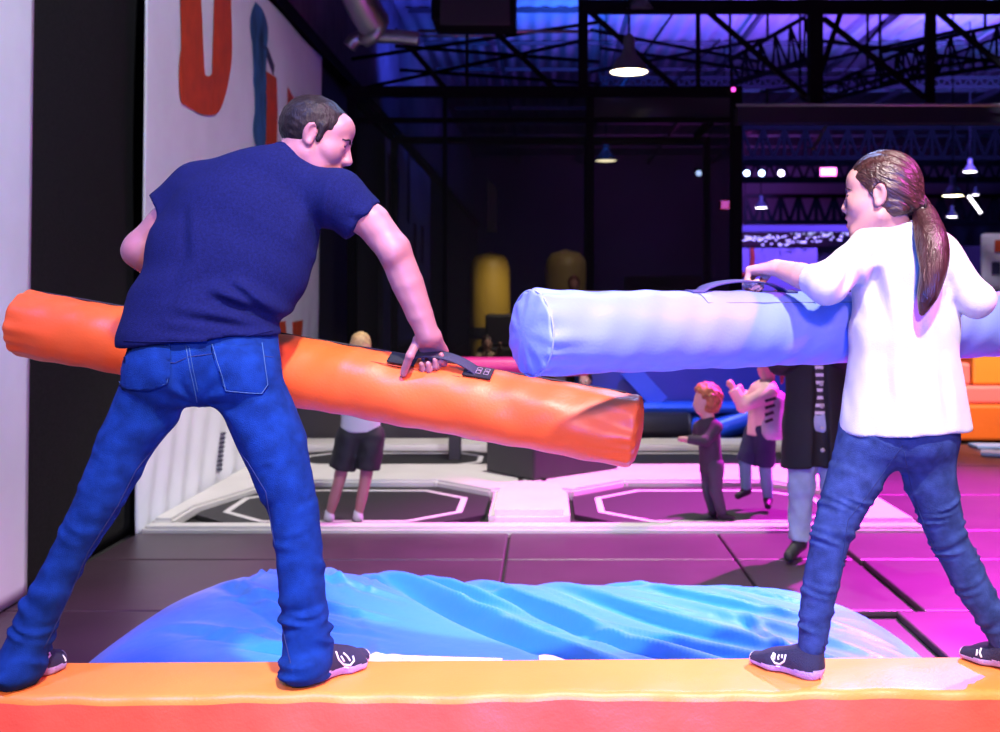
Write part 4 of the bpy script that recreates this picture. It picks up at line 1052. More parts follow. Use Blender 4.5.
sock(MAN, fR_heel, fR_toe, anR, 1.05, .04, zR, [zm([(548, 262), (572, 330), (612, 372), (668, 378), (700, 340), (690, 300)], 270, 620, 8.33), zm([(610, 275), (640, 300), (668, 340)], 270, 620, 8.33), zm([(590, 300), (618, 345)], 270, 620, 8.33), zm([(615, 392), (655, 398)], 270, 620, 8.33)])
sock(MAN, fL_heel, fL_toe, anL, 1.05, .04, zL, [zm([(320, 370), (350, 375), (368, 405), (345, 430), (330, 440)], 0, 600, 7.32), zm([(455, 400), (475, 430), (480, 450)], 0, 600, 7.32)])

# ------------------------------------------------------------------ the girl
GIRL = empty('person', (float(J(905, 0, 2.85)[0]), 2.85, .48), 'girl with a long ponytail in a white top and jeans holding the pale blue tube', 'person')
gz1, gz2 = beam_top(.63), beam_top(1.18)
gLh, gLt = J(822, 683, 2.765), J(753, 664, 2.925); gRh, gRt = J(1036, 684, 2.80), J(962, 654, 2.955)
gaL, gaR = J(811, 652, 2.80), J(1012, 648, 2.86)
gkL, gkR = J(831, 535, 2.80), J(947, 536, 2.87)
ghL, ghR = J(874, 425, 2.85), J(922, 425, 2.86)
F = Field((.55, 2.60, .46), (1.36, 3.06, 1.30), .0058)
F.cone(J(900, 405, 2.85), J(900, 432, 2.845), .095, .098, 0, u=V(1, 0, 0), sq=1.45)
F.ell(J(878, 436, 2.825), (.070, .072, .07), None, .04); F.ell(J(922, 436, 2.83), (.070, .072, .07), None, .04)
F.chain([ghL, J(854, 480, 2.83), gkL, J(819, 592, 2.80), J(811, 646, 2.80)], [.080, .069, .050, .0435, .036], .03)
F.chain([ghR, J(930, 480, 2.86), gkR, J(978, 595, 2.87), J(1008, 646, 2.865)], [.080, .066, .050, .043, .036], .03)
F.warp(leg_folds([(J(850, 490, 2.83), J(826, 560, 2.8), .024, .004, .006, .4), (J(823, 575, 2.8), J(811, 645, 2.8), .034, .003, .005, .4), (J(935, 495, 2.86), J(958, 565, 2.87), .024, .004, .006, -.4), (J(960, 570, 2.87), J(1004, 640, 2.87), .034, .003, .005, -.4), (ghL, J(852, 485, 2.83), .05, .002, .003, .5)], 1.7))
F.warp(wob(13, .0016, 30))
GJ = F.mesh('jeans', M_jeanG, GIRL, 1); bv = bvh_of(GJ)
poly_line(bv, [(903, 445), (885, 470), (866, 497), (848, 520), (842, 560), (832, 610), (823, 648)], 2.7, 'seam_stitching', M_stitch2, GIRL, .0012)
poly_line(bv, [(904, 452), (912, 490), (926, 530), (945, 570), (968, 615), (985, 642)], 2.7, 'seam_stitching', M_stitch2, GIRL, .0012)
# white top
F = Field((.55, 2.56, 1.00), (1.32, 3.08, 1.76), .0055)
F.cone(J(905, 440, 2.845), J(903, 330, 2.85), .122, .095, 0, u=V(1, .05, 0), sq=1.42)
F.cone(J(903, 330, 2.85), J(905, 268, 2.85), .093, .090, .03, u=V(1, .05, 0), sq=1.45)
F.cone(J(905, 268, 2.85), J(905, 243, 2.85), .086, .062, .03, u=V(1, .05, 0), sq=1.55)
gsL, gsR = J(872, 249, 2.84), J(936, 255, 2.85)
F.cone(gsL, J(900, 238, 2.86), .052, .055, .03); F.cone(gsR, J(905, 240, 2.86), .052, .055, .03)
gel, ger = J(826, 284, 2.715), J(977, 300, 2.79)
sg = s_at(FB, 757); Sg = tube_pt(FB, R_T+.030, sg, .12)
gu = unit(V(-.80, .58, -.10)); gn = unit(V(-.05, -.10, -1)); gv = unit(V(.55, .8, 0))
WG = Sg-gu*.045-gn*.026; print('girl wrist px', CX+WG[0]/WG[1]*FL, CY-(WG[2]-CAMZ)/WG[1]*FL)
cuff = gel*.66+WG*.34
F.chain([gsL, gsL*.5+gel*.5, gel], [.053, .050, .046], .03)
F.cone(gel, cuff+(cuff-gel)*.3, .046, .034, .02, clips=((cuff, WG-gel),))
wr2 = tube_pt(FB, R_T+.05, s_at(FB, 950), -.2)
cuf2 = ger*.55+wr2*.45
F.chain([gsR, gsR*.5+ger*.5, ger], [.052, .047, .042], .03)
F.cone(ger, cuf2+(cuf2-ger)*.3, .042, .036, .02, clips=((cuf2, wr2-ger),))
zh = J(0, 431, 2.85)[2]
F.put(lambda X, Y, Z: Z-zh+.0016*np.sin(X*22)-.03*(X-.9)+0*Y, (.55, 2.56, .98), (1.32, 3.08, zh+.02), .004, 's')
F.put(lambda X, Y, Z: np.sqrt((X-J(898, 222, 2.85)[0])**2+(Y-2.86)**2+(Z-J(898, 222, 2.85)[2])**2)-.050, J(898, 222, 2.85)-.06, J(898, 222, 2.85)+.06, .006, 's')
def topfold(x, y, z):
    o = 0
    for (a, b, w, A) in ((J(882, 258, 2.7), J(895, 330, 2.7), .012, .010), (J(895, 330, 2.7), J(893, 425, 2.7), .014, .007), (J(925, 310, 2.7), J(935, 420, 2.7), .016, .006), (J(868, 300, 2.7), J(858, 410, 2.7), .018, .007), (J(945, 280, 2.7), J(925, 330, 2.7), .014, .006),
                         (J(850, 268, 2.7), J(835, 300, 2.7), .010, .006), (J(838, 262, 2.7), J(822, 290, 2.7), .009, .005), (J(862, 270, 2.7), J(870, 320, 2.7), .012, .008), (J(912, 350, 2.7), J(916, 430, 2.7), .012, .005), (J(965, 270, 2.7), J(958, 300, 2.7), .010, .006), (J(955, 262, 2.7), J(962, 290, 2.7), .009, .005), (J(947, 360, 2.7), J(958, 430, 2.7), .014, .006), (J(895, 250, 2.7), J(868, 262, 2.7), .012, .005)):
        ab = (b-a)[[0, 2]]; L2 = ab@ab; px, pz = x-a[0], z-a[2]; t = (px*ab[0]+pz*ab[1])/L2; s = (px*ab[1]-pz*ab[0])/math.sqrt(L2)
        o = o+A*np.clip(np.sin(PI*np.clip((t+.1)/1.2, 0, 1)), 0, 1)*(np.exp(-(s/w)**2)-.8*np.exp(-((s+w*1.8)/w)**2))
    return np.where(y < 2.9, o, 0)
F.warp(topfold, .03); F.warp(wob(15, .0022, 20))
GT = F.mesh('white_top', M_white, GIRL, 1); bv = bvh_of(GT)
# skin
Hg = Head(J(881, 196, 2.85), V(-.90, .42, -.06), V(-.06, .04, 1), .90)
F = Field((.44, 2.60, .49), (1.34, 3.12, 1.88), .0036)
F.cone(J(900, 420, 2.85), J(904, 330, 2.85), .07, .065, 0, u=V(1, 0, 0), sq=1.35); F.cone(J(904, 330, 2.85), J(905, 250, 2.855), .065, .05, .03, u=V(1, 0, 0), sq=1.5)
F.chain([ghL, gkL, gaL], [.07, .036, .030], .03); F.chain([ghR, gkR, gaR], [.07, .036, .030], .03)
sculpt_head(F, Hg, True, .007)
F.cone(J(900, 246, 2.86), Hg.P(0, -.02, -.055), .042, .043, .025); F.cone(J(892, 240, 2.86), Hg.P(0, .015, -.08), .03, .035, .025)
F.chain([gsL, gel, gel*.5+WG*.5, WG], [.04, .037, .033, .0225], .015)
hand(F, WG, gu, gn, gv, .84, [(62, 80, 45), (66, 82, 45), (70, 82, 45), (74, 80, 45)], [WG+gu*.028+gv*.03, WG+gu*.05+gv*.035+gn*.02, WG+gu*.055+gv*.015+gn*.042])
F.chain([gsR, ger, wr2], [.038, .036, .0225], .015)
u2 = unit(V(-.25, .75, -.45)); n2 = unit(V(0, -.5, -.85))
hand(F, wr2, u2, n2, -FB[2], .84, [(66, 80, 45)]*4, [wr2+u2*.028-FB[2]*.03, wr2-FB[2]*.05+u2*.03-V(0, 0, .02), wr2-FB[2]*.05+u2*.03-V(0, 0, .045)])
def gpick(P):
    q = Hg.L(P); out = np.zeros(len(P), int); x, y, z = np.abs(q[:, 0]), q[:, 1], q[:, 2]
    out[(x < .023) & (y > .086) & (z < -.050) & (z > -.086)] = 1
    out[(x < .021) & (y > .070) & (y < .0925) & (z < -.060) & (z > -.074)] = 2
    return out
GB = F.mesh('body', [M_skin2, M_lip, M_mouth], GIRL, 1, gpick); eyes(Hg, GB); bvg = bvh_of(GB); brows(Hg, M_hairB, GIRL, bvg, .003)
MB().tube([Hg.P(x, .0915-abs(x)*12*abs(x), -.0615) for x in np.linspace(-.016, .016, 9)], .0028*Hg.s, 8).build('teeth', M_tooth, GB)
# hair pulled back into a ponytail
F = Field(Hg.c-.16, Hg.c+.16, .003); P = Hg.P; N = Hg.N
F.ell(P(0, -.014, .036), np.array((.083, .103, .096))*Hg.s, Hg.R, 0, clips=((P(0, .064, .060), N(0, .80, -.60), .004),))
F.ell(P(0, -.030, .010), np.array((.079, .086, .094))*Hg.s, Hg.R, .01, clips=((P(0, -.010, .0), N(0, 1, .35), .006),))
F.cone(P(0, -.070, -.035), P(0, -.110, -.046), .052*Hg.s, .024, .03)
F.cut(P(0, -.02, -.072), N(0, -.25, -1), .01)
for q in (-1, 1): F.ell(P(q*.082, -.006, -.004), np.array((.012, .021, .031))*Hg.s, Hg.R, .004, 's')
hub = P(0, -.108, -.045); cc = Hg.c
def comb(x, y, z):
    q = ((np.stack([x, y, z], -1)-hub)@Hg.R.T); an = np.arctan2(q[..., 0]*1.0, q[..., 2]+.06); r = np.linalg.norm(q, axis=-1)
    return .0013*np.sin(an*60+3*np.sin(r*18))*np.clip((r-.02)/.04, 0, 1)+.0014*np.sin(an*27+r*12)
F.warp(comb, .02)
F.mesh('hair', M_hairB, GIRL, 1)
F = Field((.86, 2.56, 1.38), (1.10, 2.95, 1.72), .004)
path = catmull([hub, J(926, 216, 2.80), J(932, 240, 2.74), J(934, 265, 2.715), J(929, 290, 2.71), J(922, 313, 2.715)], 5); rs = np.interp(np.linspace(0, 1, len(path)), [0, .15, .4, .65, .85, 1], [.020, .026, .036, .032, .024, .008])
F.chain(path, list(rs), .012)
rr_ = random.Random(8)
for k in range(22):
    ph = rr_.uniform(0, 6.28); w = rr_.uniform(.7, 1.05); st = rr_.uniform(.0, .25); en = rr_.uniform(.75, 1.0)
    pts = []; rad = []
    for i, p in enumerate(path):
        t = i/(len(path)-1)
        if t < st or t > en: continue
        a = ph+1.6*math.sin(t*4+k); pts.append(p+V(math.cos(a), math.sin(a)*.8, 0)*rs[i]*w); rad.append(.0065*(1-.5*t))
    if len(pts) > 2: F.chain(pts, rad, .004)
F.mesh('ponytail', M_tail, GIRL, 1)
MB().tube([hub+Hg.N(.021*math.cos(a), -.012, .021*math.sin(a)) for a in np.linspace(0, 2*PI, 22)], .005, 8).build('hair_tie', M_hairD, GIRL)
sock(GIRL, gLh, gLt, gaL, .90, .033, gz1, [zm([(282, 190), (262, 230), (290, 275), (330, 285), (368, 262), (382, 205)], 740, 630, 8.33), zm([(292, 198), (284, 245)], 740, 630, 8.33), zm([(330, 205), (318, 225), (322, 248)], 740, 630, 8.33), zm([(352, 205), (350, 235)], 740, 630, 8.33), zm([(300, 300), (335, 304)], 740, 630, 8.33)])
sock(GIRL, gRh, gRt, gaR, .90, .033, gz2, [zm([(320, 462), (312, 485), (322, 510)], 920, 560, 5.23), zm([(300, 470), (296, 500)], 920, 560, 5.23)])
# ------------------------------------------------------------------ people further back
def figure(label, jt, S, f, spec, h=.011):
    """jt: joints in the room; S body scale (1 = adult); spec: materials and lengths"""
    base = (jt['anL']+jt['anR'])/2; base = V(base[0], base[1], min(jt['anL'][2], jt['anR'][2])-.06*S)
    e = empty('person', base, label, 'person'); A = np.array(list(jt.values())); lo = A.min(0)-.22*S-.05; hi = A.max(0)+.22*S+.05
    neck = jt['neck']; hs = spec.get('hs', S); H = Head(jt['head'], spec.get('hf', f), spec.get('hup', (0, 0, 1)), hs); lat = unit(jt['shR']-jt['shL']); lat2 = unit(jt['hipR']-jt['hipL'])
    mh = (jt['hipL']+jt['hipR'])/2; ms = (jt['shL']+jt['shR'])/2
    def limbs(F, g, arms=1., legs=1., r0=0.):
        for s_ in 'LR':
            if arms: 
                a, b, c = jt['sh'+s_], jt['el'+s_], jt['ha'+s_]
                F.chain([a, b, c], [.048*S+r0, .040*S+r0, .027*S+r0], .02*S)
            if legs:
                a, b, c = jt['hip'+s_], jt['kn'+s_], jt['an'+s_]
                F.chain([a, b, (b+c)/2, c], [.080*S+r0, .053*S+r0, .05*S+r0, .035*S+r0], .03*S)
    F = Field(lo, hi, h)
    F.cone(mh, ms, .085*S, .085*S, 0, u=lat, sq=1.4); F.cone(ms, neck, .06*S, .05*S, .02, u=lat, sq=1.5)
    limbs(F, 1); F.cone(neck-V(0, 0, .03*S), H.P(0, -.015, -.05), .05*hs, .05*hs, .02)
    sculpt_head(F, H, detail=False)
    for s_ in 'LR':
        c = jt['ha'+s_]; d = unit(c-jt['el'+s_]); F.cone(c, c+d*.055*S, .030*S, .032*S, .015); 
        x = unit(np.cross(d, V(.3, .9, .3)))
        for q in (-1.2, -.4, .4, 1.2): F.cone(c+d*.06*S+x*q*.016*S, c+d*.10*S+x*q*.018*S+V(0, 0, -.02)*S, .0115*S, .009*S, .006)
        F.cone(c+d*.02*S+x*.02*S, c+d*.06*S+x*.045*S, .012*S, .010*S, .008)
    for s_ in 'LR':
        an = jt['an'+s_]; t = jt['toe'+s_]; F.cone(an-V(0, 0, .02*S), t, .034*S, .026*S, .02)
    B = F.mesh('body', spec['skin'], e, 1); 
    if spec.get('eyes'): eyes(H, B)
    # upper garment
    F = Field(lo, hi, h*.85); th = spec.get('loose', .018)*S
    hem = mh+V(0, 0, spec.get('hem', -.02))
    if spec.get('coat'):
        F.cone(hem, mh, .160*S, .142*S, 0, u=lat, sq=1.40); F.cone(mh, ms, .132*S, .115*S, .03, u=lat, sq=1.5)
    else: F.cone(hem, ms, .098*S+th, .092*S+th, 0, u=lat, sq=1.42)
    F.cone(ms, neck-V(0, 0, .01), .075*S+th, .052*S+th*.4, .03, u=lat, sq=1.35)
    for s_ in 'LR':
        a, b, c = jt['sh'+s_], jt['el'+s_], jt['ha'+s_]
        if spec.get('sleeve', 'long') == 'long':
            F.chain([a, b], [.056*S+th, .046*S+th], .03*S); F.cone(b, c, .046*S+th, .034*S+th, .02*S, clips=((c-(c-b)*.06, c-b),))
        else: F.cone(a, b, .060*S+th, .056*S+th, .03*S, clips=((a+(b-a)*.55, b-a),))
    F.cut(hem, (0, 0, -1), .004, lo=lo, hi=np.array([hi[0], hi[1], hem[2]+.03])) if False else None
    F.put(lambda X, Y, Z: Z-hem[2]+0*X+0*Y+.008*np.sin(X*20), (lo[0], lo[1], hem[2]-.25), (hi[0], hi[1], hem[2]+.01), .004, 's') if not spec.get('armlow') else None
    if spec.get('coat'): # open down the front
        F.cone(hem+unit(f)*.15*S-V(0, 0, .1)+lat*.0*S, ms+unit(f)*.12*S+lat*.0*S, .056*S, .036*S, .01, op='s', u=lat, sq=1.0)
    F.warp(wob(31, .004*S, 26), .03)
    F.mesh(spec.get('top_name', 'shirt'), spec['top'], e, 1)
    if spec.get('inner'):
        F = Field(lo, hi, h*.85); F.cone(mh+V(0, 0, .02), ms, .100*S, .096*S, 0, u=lat, sq=1.40); F.cone(ms, neck, .07*S, .055*S, .03, u=lat, sq=1.3)
        F.mesh('striped_jumper', spec['inner'], e, 1)
    # lower garment
    F = Field(lo, hi, h*.85); tl = spec.get('legloose', .014)*S
    F.cone(mh+V(0, 0, .07*S), mh, .095*S, .098*S, 0, u=lat2, sq=1.35)
    for s_ in 'LR':
        a, b, c = jt['hip'+s_], jt['kn'+s_], jt['an'+s_]
        if spec.get('legs') == 'short': F.cone(a, b, .088*S+tl, .078*S+tl*1.4, .03*S, clips=((a+(b-a)*spec.get('cutk', .8), b-a),))
        else:
            F.chain([a, b], [.086*S+tl, .058*S+tl], .03*S); F.cone(b, c, .058*S+tl, .044*S+tl, .02*S, clips=((c-(c-b)*.02, c-b),))
    F.warp(wob(33, .004*S, 30), .03)
    F.mesh(spec.get('leg_name', 'trousers'), spec['low'], e, 1)
    if spec.get('leggings'):
        F = Field(lo, hi, h*.85)
        for s_ in 'LR': F.chain([jt['kn'+s_]*.7+jt['hip'+s_]*.3, jt['kn'+s_], (jt['kn'+s_]+jt['an'+s_])/2, jt['an'+s_]], [.066*S, .063*S, .060*S, .046*S], .01)
        F.mesh('leggings', spec['leggings'], e, 1)
    for s_ in 'LR':
        an = jt['an'+s_]; t = jt['toe'+s_]; l2 = np.minimum(an, t)-.09*S; h2 = np.maximum(an, t)+.09*S
        F = Field(l2, h2, h*.6); d = unit(t-an)
        F.cone(an-V(0, 0, .022*S)-d*.02*S, t, .044*S, .034*S, 0); F.cone(an-V(0, 0, .02*S), an+V(0, 0, .03*S), .042*S, .04*S, .015)
        lowz = min(an[2], t[2])-.05*S
        F.mesh('shoe' if spec.get('shoe') else 'sock', spec.get('shoe') or spec.get('sockm'), e, 1)
    # hair
    F = Field(H.c-.19*hs, H.c+.19*hs, h*.6); P = H.P; N = H.N; g = spec.get('puff', 1.)
    F.ell(P(0, -.016, .038), np.array((.081, .101, .094))*hs*g, H.R, 0, clips=((P(0, .062, .066), N(0, .82, -.57), .004),))
    F.ell(P(0, -.030, .010), np.array((.080, .088, .095))*hs*g, H.R, .01, clips=((P(0, .0, .0), N(0, 1, .25), .006), (P(0, 0, spec.get('nape', -.07)), N(0, 0, -1), .006)))
    if spec.get('tail'):
        F.chain([P(0, -.10, .0), P(0, -.135, -.05), P(0, -.13, -.14)], [.03*hs, .03*hs, .015*hs], .02)
    F.warp(wob(35, .004*hs*g**3, 70/hs**.5), .03)
    F.mesh('hair', spec['hair'], e, 1)
    return e, H
def lerpd(d0): return lambda px, py, dd=0: J(px, py, d0+dd)
M_gtee = mat('grey_tee', (.52, .52, .56), .85); M_shorts = mat('black_shorts', (.012, .012, .014), .7)
M_blond = mat('hair_blond', (.50, .32, .13), .5, bump=.8, bscale=120, var=.3, vscale=30); M_ginger = mat('hair_ginger', (.34, .11, .035), .5, bump=.9, bscale=90, var=.5, vscale=24)
M_redbr = mat('hair_auburn', (.11, .025, .02), .45, bump=.8, bscale=120, var=.4, vscale=30)
k = lerpd(7.12)
figure('blond boy in a grey T-shirt and black shorts, seen from behind', dict(head=k(361, 348), neck=k(361, 366), shL=k(343, 375), shR=k(379, 375), elL=k(337, 396, .04), elR=k(385, 396, .04), haL=k(344, 398, .2), haR=k(378, 398, .2),
    hipL=k(349, 436), hipR=k(372, 436), knL=k(339, 482), knR=k(365, 482), anL=k(329, 516, .02), anR=k(358, 516), toeL=k(327, 522, .12), toeR=k(359, 522, .12)), .72, V(0, 1, 0),
    dict(skin=M_skin, top=M_gtee, sleeve='short', low=M_shorts, leg_name='shorts', legs='short', cutk=.72, hair=M_blond, hs=.80, hem=.035, loose=.03, legloose=.03, sockm=M_gtee, top_name='t_shirt'))
k = lerpd(7.2)
M_plum = mat('plum_cotton', (.045, .032, .05), .85, bump=.3, bscale=200); M_greyp = mat('grey_trousers', (.06, .06, .075), .85, bump=.3, bscale=200); M_shoe = mat('dark_shoe', (.02, .018, .022), .6)
figure('small ginger haired child in a dark top holding one arm out', dict(head=k(705, 401), neck=k(708, 417), shL=k(699, 427, .07), shR=k(716, 427, -.07), elL=k(697, 440, .10), elR=k(706, 441, -.12), haL=k(690, 440, .05), haR=k(686, 439, -.10),
    hipL=k(708, 466, .05), hipR=k(716, 466, -.05), knL=k(708, 489, .06), knR=k(716, 491, -.05), anL=k(713, 511, .08), anR=k(722, 514, -.05), toeL=k(722, 513, .12), toeR=k(732, 518, -.06)), .56, V(-1, -.05, 0),
    dict(skin=M_skin2, top=M_plum, low=M_greyp, hair=M_ginger, hs=.82, puff=1.22, nape=-.10, shoe=M_shoe, hf=V(-.95, -.1, 0), hem=-.04))
k = lerpd(7.5)
M_pink = mat('pink_fleece', (.72, .46, .46), .9, bump=.4, bscale=90); M_navy = mat('navy_shorts', (.02, .025, .07), .8); M_teal = mat('teal_leggings', (.16, .46, .40), .8)
g2, H2 = figure('girl in a pink top with a pale backpack jumping behind the woman, one fist raised', dict(head=k(768, 366), neck=k(768, 383), shL=k(757, 391, .06), shR=k(771, 391, -.07), elL=k(748, 404, .12), elR=k(743, 406, -.12), haL=k(742, 392, .1), haR=k(733, 388, -.10),
    hipL=k(755, 432, .05), hipR=k(765, 432, -.05), knL=k(745, 464, .04), knR=k(765, 468, -.03), anL=k(746, 489, .06), anR=k(768, 498, -.03), toeL=k(738, 496, .04), toeR=k(768, 506, -.10)), .70, V(-.9, -.25, 0),
    dict(skin=M_skin2, top=M_pink, low=M_navy, legs='short', leg_name='shorts', cutk=.95, leggings=M_teal, hair=M_redbr, hs=.80, tail=1, shoe=M_shoe, hem=-.02, loose=.02))
bp = empty('backpack', k(772, 420, -.1), 'pale backpack worn by the girl in the pink top', 'backpack')
F = Field(k(762, 445, -.35), k(795, 382, .3), .012); F.cone(k(776, 401, -.02), k(772, 430, -.06), .075, .088, 0, u=V(.25, .95, 0), sq=1.2); F.cone(k(780, 425, -.04), k(779, 432, -.05), .04, .05, .03); F.mesh('bag_body', mat('backpack_grey', (.45, .47, .5), .7, var=.3, vscale=6), bp, 1)
for q in ():
    F2 = MB().tube(catmull([k(778, 394, -.12+q), k(766, 391, -.17+q*2.4), k(758, 402, -.19+q*3), k(764, 424, -.17+q*2.4)], 6), .014, 8); F2.build('strap', M_shorts, bp)
for i in range(4): MB().bar(k(765, 401+i*7, -.16), k(776-i, 398+i*7, -.17), .02).build('stripe', M_shorts, bp)
k = lerpd(6.15)
M_coat = mat('black_coat', (.010, .010, .014), .8, bump=.3, bscale=120); M_ljean = mat('light_denim', (.34, .42, .62), .8, bump=.3, bscale=260, var=.15, vscale=12)
M_strp = bpy.data.materials.new('striped_knit'); M_strp.use_nodes = True
nt = M_strp.node_tree; wv = nt.nodes.new('ShaderNodeTexWave'); wv.bands_direction = 'Z'; wv.inputs['Scale'].default_value = 7.5; tc = nt.nodes.new('ShaderNodeTexCoord'); rp = nt.nodes.new('ShaderNodeValToRGB')
rp.color_ramp.interpolation = 'CONSTANT'; rp.color_ramp.elements[0].color = (.012, .012, .02, 1); rp.color_ramp.elements[1].position = .62; rp.color_ramp.elements[1].color = (.7, .7, .74, 1)
nt.links.new(tc.outputs['Object'], wv.inputs['Vector']); nt.links.new(wv.outputs['Fac'], rp.inputs['Fac']); nt.links.new(rp.outputs['Color'], nt.nodes['Principled BSDF'].inputs['Base Color'])
g3, H3 = figure('woman in a long open black coat, striped jumper and pale jeans', dict(head=k(819, 286), neck=k(817, 312), shL=k(848, 322), shR=k(786, 322), elL=k(857, 366, .02), elR=k(779, 364, .02), haL=k(832, 352, -.24), haR=k(805, 350, -.24),
    hipL=k(829, 424), hipR=k(805, 424), knL=k(834, 484, -.02), knR=k(801, 486, -.02), anL=k(841, 541, -.0), anR=k(799, 541), toeL=k(843, 551, -.14), toeR=k(789, 556, -.14)), .92, V(-.05, -1, 0),
    dict(skin=M_skin2, top=M_coat, top_name='coat', coat=1, inner=M_strp, low=M_ljean, hair=M_hairB, hs=.90, eyes=1, shoe=M_shoe, hem=-.24, legloose=.022, leg_name='jeans'), h=.012)
cbv = bvh_of([c_ for c_ in g3.children if c_.name.startswith('coat')][0])
for i in range(4):
    pr = project(cbv, [k(821+i*.5, 384+i*22, -.2)], None, .002)
    if pr: MB().lathe([(.001, 0), (.012, .002), (.012, .008), (.001, .010)], (0, 0, 0), 12).build('button', M_gtee, g3).matrix_basis = Matrix.Translation(Vector(tuple(pr[0]))-g3.location) @ Matrix.Rotation(PI/2, 4, 'X')
M_tan = mat('tan_top', (.4, .28, .2), .8)
def standing(px, py, d, ht, f):
    """a standing pose, head centre at the pixel, ht the standing height"""
    c = J(px, py, d); S = ht/1.75; r = unit(np.cross(f, (0, 0, 1))); z = V(0, 0, 1); hb = c-z*.12*S
    return dict(head=c, neck=c-z*.17*S, shL=c-z*.25*S-r*.17*S, shR=c-z*.25*S+r*.17*S, elL=c-z*.50*S-r*.21*S, elR=c-z*.48*S+r*.21*S+f*.05*S, haL=c-z*.68*S-r*.2*S+f*.1*S, haR=c-z*.36*S+r*.14*S+f*.2*S,
                hipL=c-z*.78*S-r*.08*S, hipR=c-z*.78*S+r*.08*S, knL=c-z*1.17*S-r*.085*S, knR=c-z*1.17*S+r*.085*S, anL=c-z*1.55*S-r*.09*S, anR=c-z*1.55*S+r*.09*S, toeL=c-z*1.60*S-r*.1*S+f*.13*S, toeR=c-z*1.60*S+r*.1*S+f*.13*S), S
jt, S = standing(487, 344, 13.2, 1.06, unit(V(.25, -1, 0))); jt['haR'] = jt['head']+V(-.0, -.12, -.10); jt['haL'] = J(500, 346, 13.05); jt['elL'] = J(499, 354, 13.1)
figure('child behind the net with a hand near the face, just left of the blue tube', jt, S, unit(V(.25, -1, 0)), dict(skin=M_skin2, top=M_tan, low=M_shorts, hair=M_hairB, hs=.82, shoe=M_shoe, eyes=1), h=.013)
jt, S = standing(574, 285, 14.2, 1.72, V(0, -1, 0))
figure('person behind the net whose reddish head shows just above the blue tube', jt, S, V(0, -1, 0), dict(skin=M_skin, top=M_plum, low=M_shorts, hair=M_redbr, hs=.95, shoe=M_shoe), h=.018)
jt, S = standing(585, 381, 10.7, .80, unit(V(-.3, -1, 0))); jt['haR'] = jt['head']+V(-.10, -.10, -.05); jt['elR'] = jt['shR']+V(-.02, -.06, -.09)
figure('small child on the back pad peeking out between the orange and blue tubes', jt, S, unit(V(-.3, -1, 0)), dict(skin=M_skin2, top=M_plum, low=M_greyp, hair=M_hairB, hs=.78, shoe=M_shoe, eyes=1), h=.012)
# ================================================================== LIGHT
def aim(o, to): o.rotation_euler = (Vector(tuple(to))-o.location).to_track_quat('-Z', 'Y').to_euler()
def spot(name, loc, to, col, power, size=60, blend=.5, rad=.15):
    l = bpy.data.lights.new(name, 'SPOT'); l.energy = power; l.color = col; l.spot_size = math.radians(size); l.spot_blend = blend; l.shadow_soft_size = rad
    o = bpy.data.objects.new(name, l); COL.objects.link(o); o.location = loc; aim(o, to); return o
def area(name, loc, to, col, power, sx, sy):
    l = bpy.data.lights.new(name, 'AREA'); l.shape = 'RECTANGLE'; l.size = sx; l.size_y = sy; l.energy = power; l.color = col
    o = bpy.data.objects.new(name, l); COL.objects.link(o); o.location = loc; aim(o, to); return o
w = bpy.data.worlds.new('world'); SC.world = w; w.use_nodes = True
w.node_tree.nodes['Background'].inputs[0].default_value = (.10, .09, .30, 1); w.node_tree.nodes['Background'].inputs[1].default_value = .10
spot('hall_key_lamp', (.8, -.5, 5.9), (.6, 3.0, .7), (1, .90, .86), 3300, 42, .7, .14)
spot('hall_front_pink', (.4, -2.6, 3.4), (.1, 3.0, .75), (1, .55, .64), 1350, 46, .6, .25)
spot('wall_wash', (1.2, 1.6, 6.0), (-2.5, 6.6, 1.6), (.86, .89, 1), 1600, 66, .7, .2)
spot('court_lamp', (.5, 8.2, 6.2), (.4, 8.2, 0), (1, .92, .84), 1500, 75, .5, .15)
spot('magenta_wash', (4.4, 9.4, 5.8), (2.5, 6.7, 0), (1, .02, .85), 17000, 60, .8, .12)
spot('pink_side', (2.2, 1.0, 5.2), (-.45, 3.0, 1.6), (1, .12, .92), 620, 24, .5, .15)
spot('blue_side', (-2.0, .6, 4.6), (-.9, 2.9, 1.0), (.10, .22, 1), 1100, 44, .5, .15)
spot('added_blue_low', (.2, .3, .85), (.1, 3.0, 1.2), (.05, .16, 1), 420, 64, .8, .2)  # added blue fill from low in front, turns undersides and jeans blue
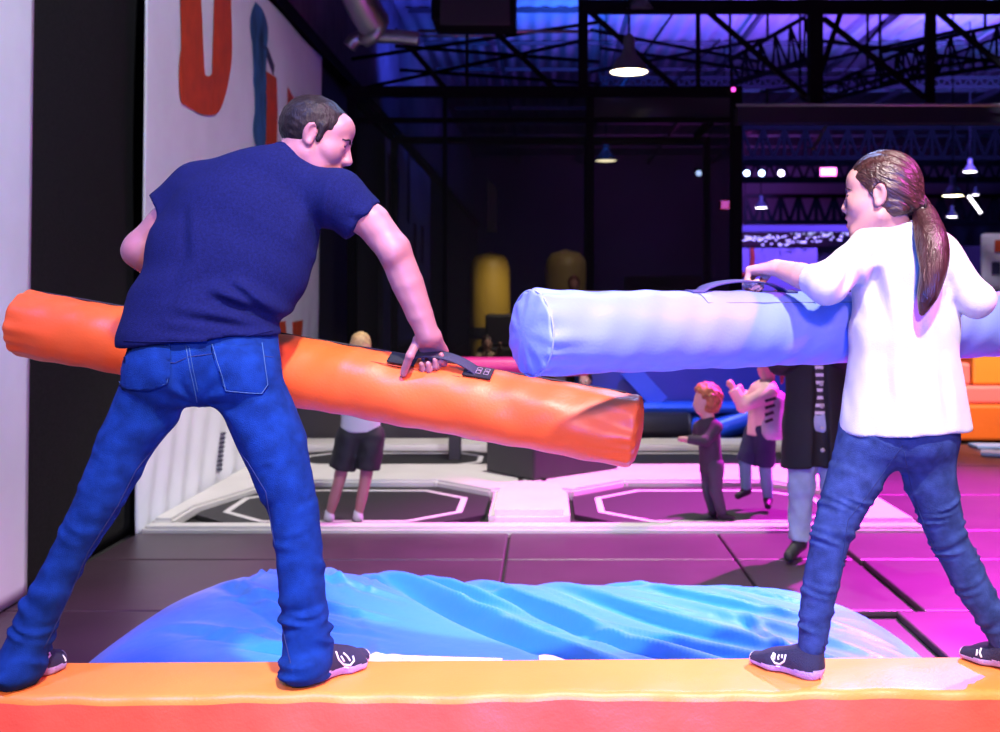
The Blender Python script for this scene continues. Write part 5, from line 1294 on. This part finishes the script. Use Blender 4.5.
spot('blue_back', (1.2, 6.2, 4.8), (.6, 3.2, .9), (.25, .45, 1), 500, 60, .5, .15)
spot('girl_pink', (2.7, 1.9, 3.4), (.95, 2.85, 1.72), (1, .08, .85), 520, 22, .6, .1)
spot('airbag_top', (3.0, 5.9, 3.6), (.65, 3.9, .1), (1, .98, .98), 2400, 34, .7, .1)
spot('added_banner_fill', (5, 10.6, 5.2), (6.3, 15, 1.9), (.8, .75, 1), 420, 30, .6, .1)  # unseen spot added to brighten the banner at the right edge
for nm, loc, to, col, p, a in (('roof_violet', (4, 19.2, 4.9), (4.5, 26, 7), (.21, .10, 1), 3400, 140), ('roof_blue', (.8, 19, 4.9), (1.2, 24, 7), (.03, .16, 1), 2000, 110), ('roof_violet_far', (8, 20, 4.9), (8.5, 28, 7), (.21, .10, 1), 3400, 140),
                               ('roof_magenta', (4.2, 30.5, 4.8), (5, 36, 7), (.9, .10, .9), 3500, 90), ('roof_blue_right', (9.0, 19, 4.9), (9, 24, 7), (.05, .28, 1), 2400, 90), ('roof_left', (-1.2, 18, 4.8), (-1.6, 22, 7), (.06, .09, 1), 700, 130),
                               ('roof_near', (2.5, 13.6, 5.0), (2.6, 18, 7), (.2, .1, 1), 350, 120)):
    spot(nm, loc, to, col, p, a, .8, .2)
spot('added_steps_fill', (4.5, 8.5, 4.5), (4.8, 11.4, .5), (1, .72, .6), 2200, 40, .6, .15)  # added light without a fixture, lifts the dim padded steps
spot('obstacle_blue', (1.6, 9.6, 4.2), (1.7, 12.0, .5), (.10, .22, 1), 1300, 34, .6, .15)
spot('added_cage_fill', (-.1, 12.85, 2.7), (-.62, 13.5, .9), (1, .85, .65), 420, 80, .7, .1)  # no fixture here: added to brighten the yellow column and the child
spot('far_blue', (6, 31.5, 4.8), (5, 43, 2.5), (.2, .16, 1), 1200, 70, .7, .2)
spot('added_cage_back_fill', (.7, 13.0, 3.6), (.3, 14.5, 1.5), (1, .8, .6), 260, 50, .7, .1)  # another added fill, for the brown column and the person near it
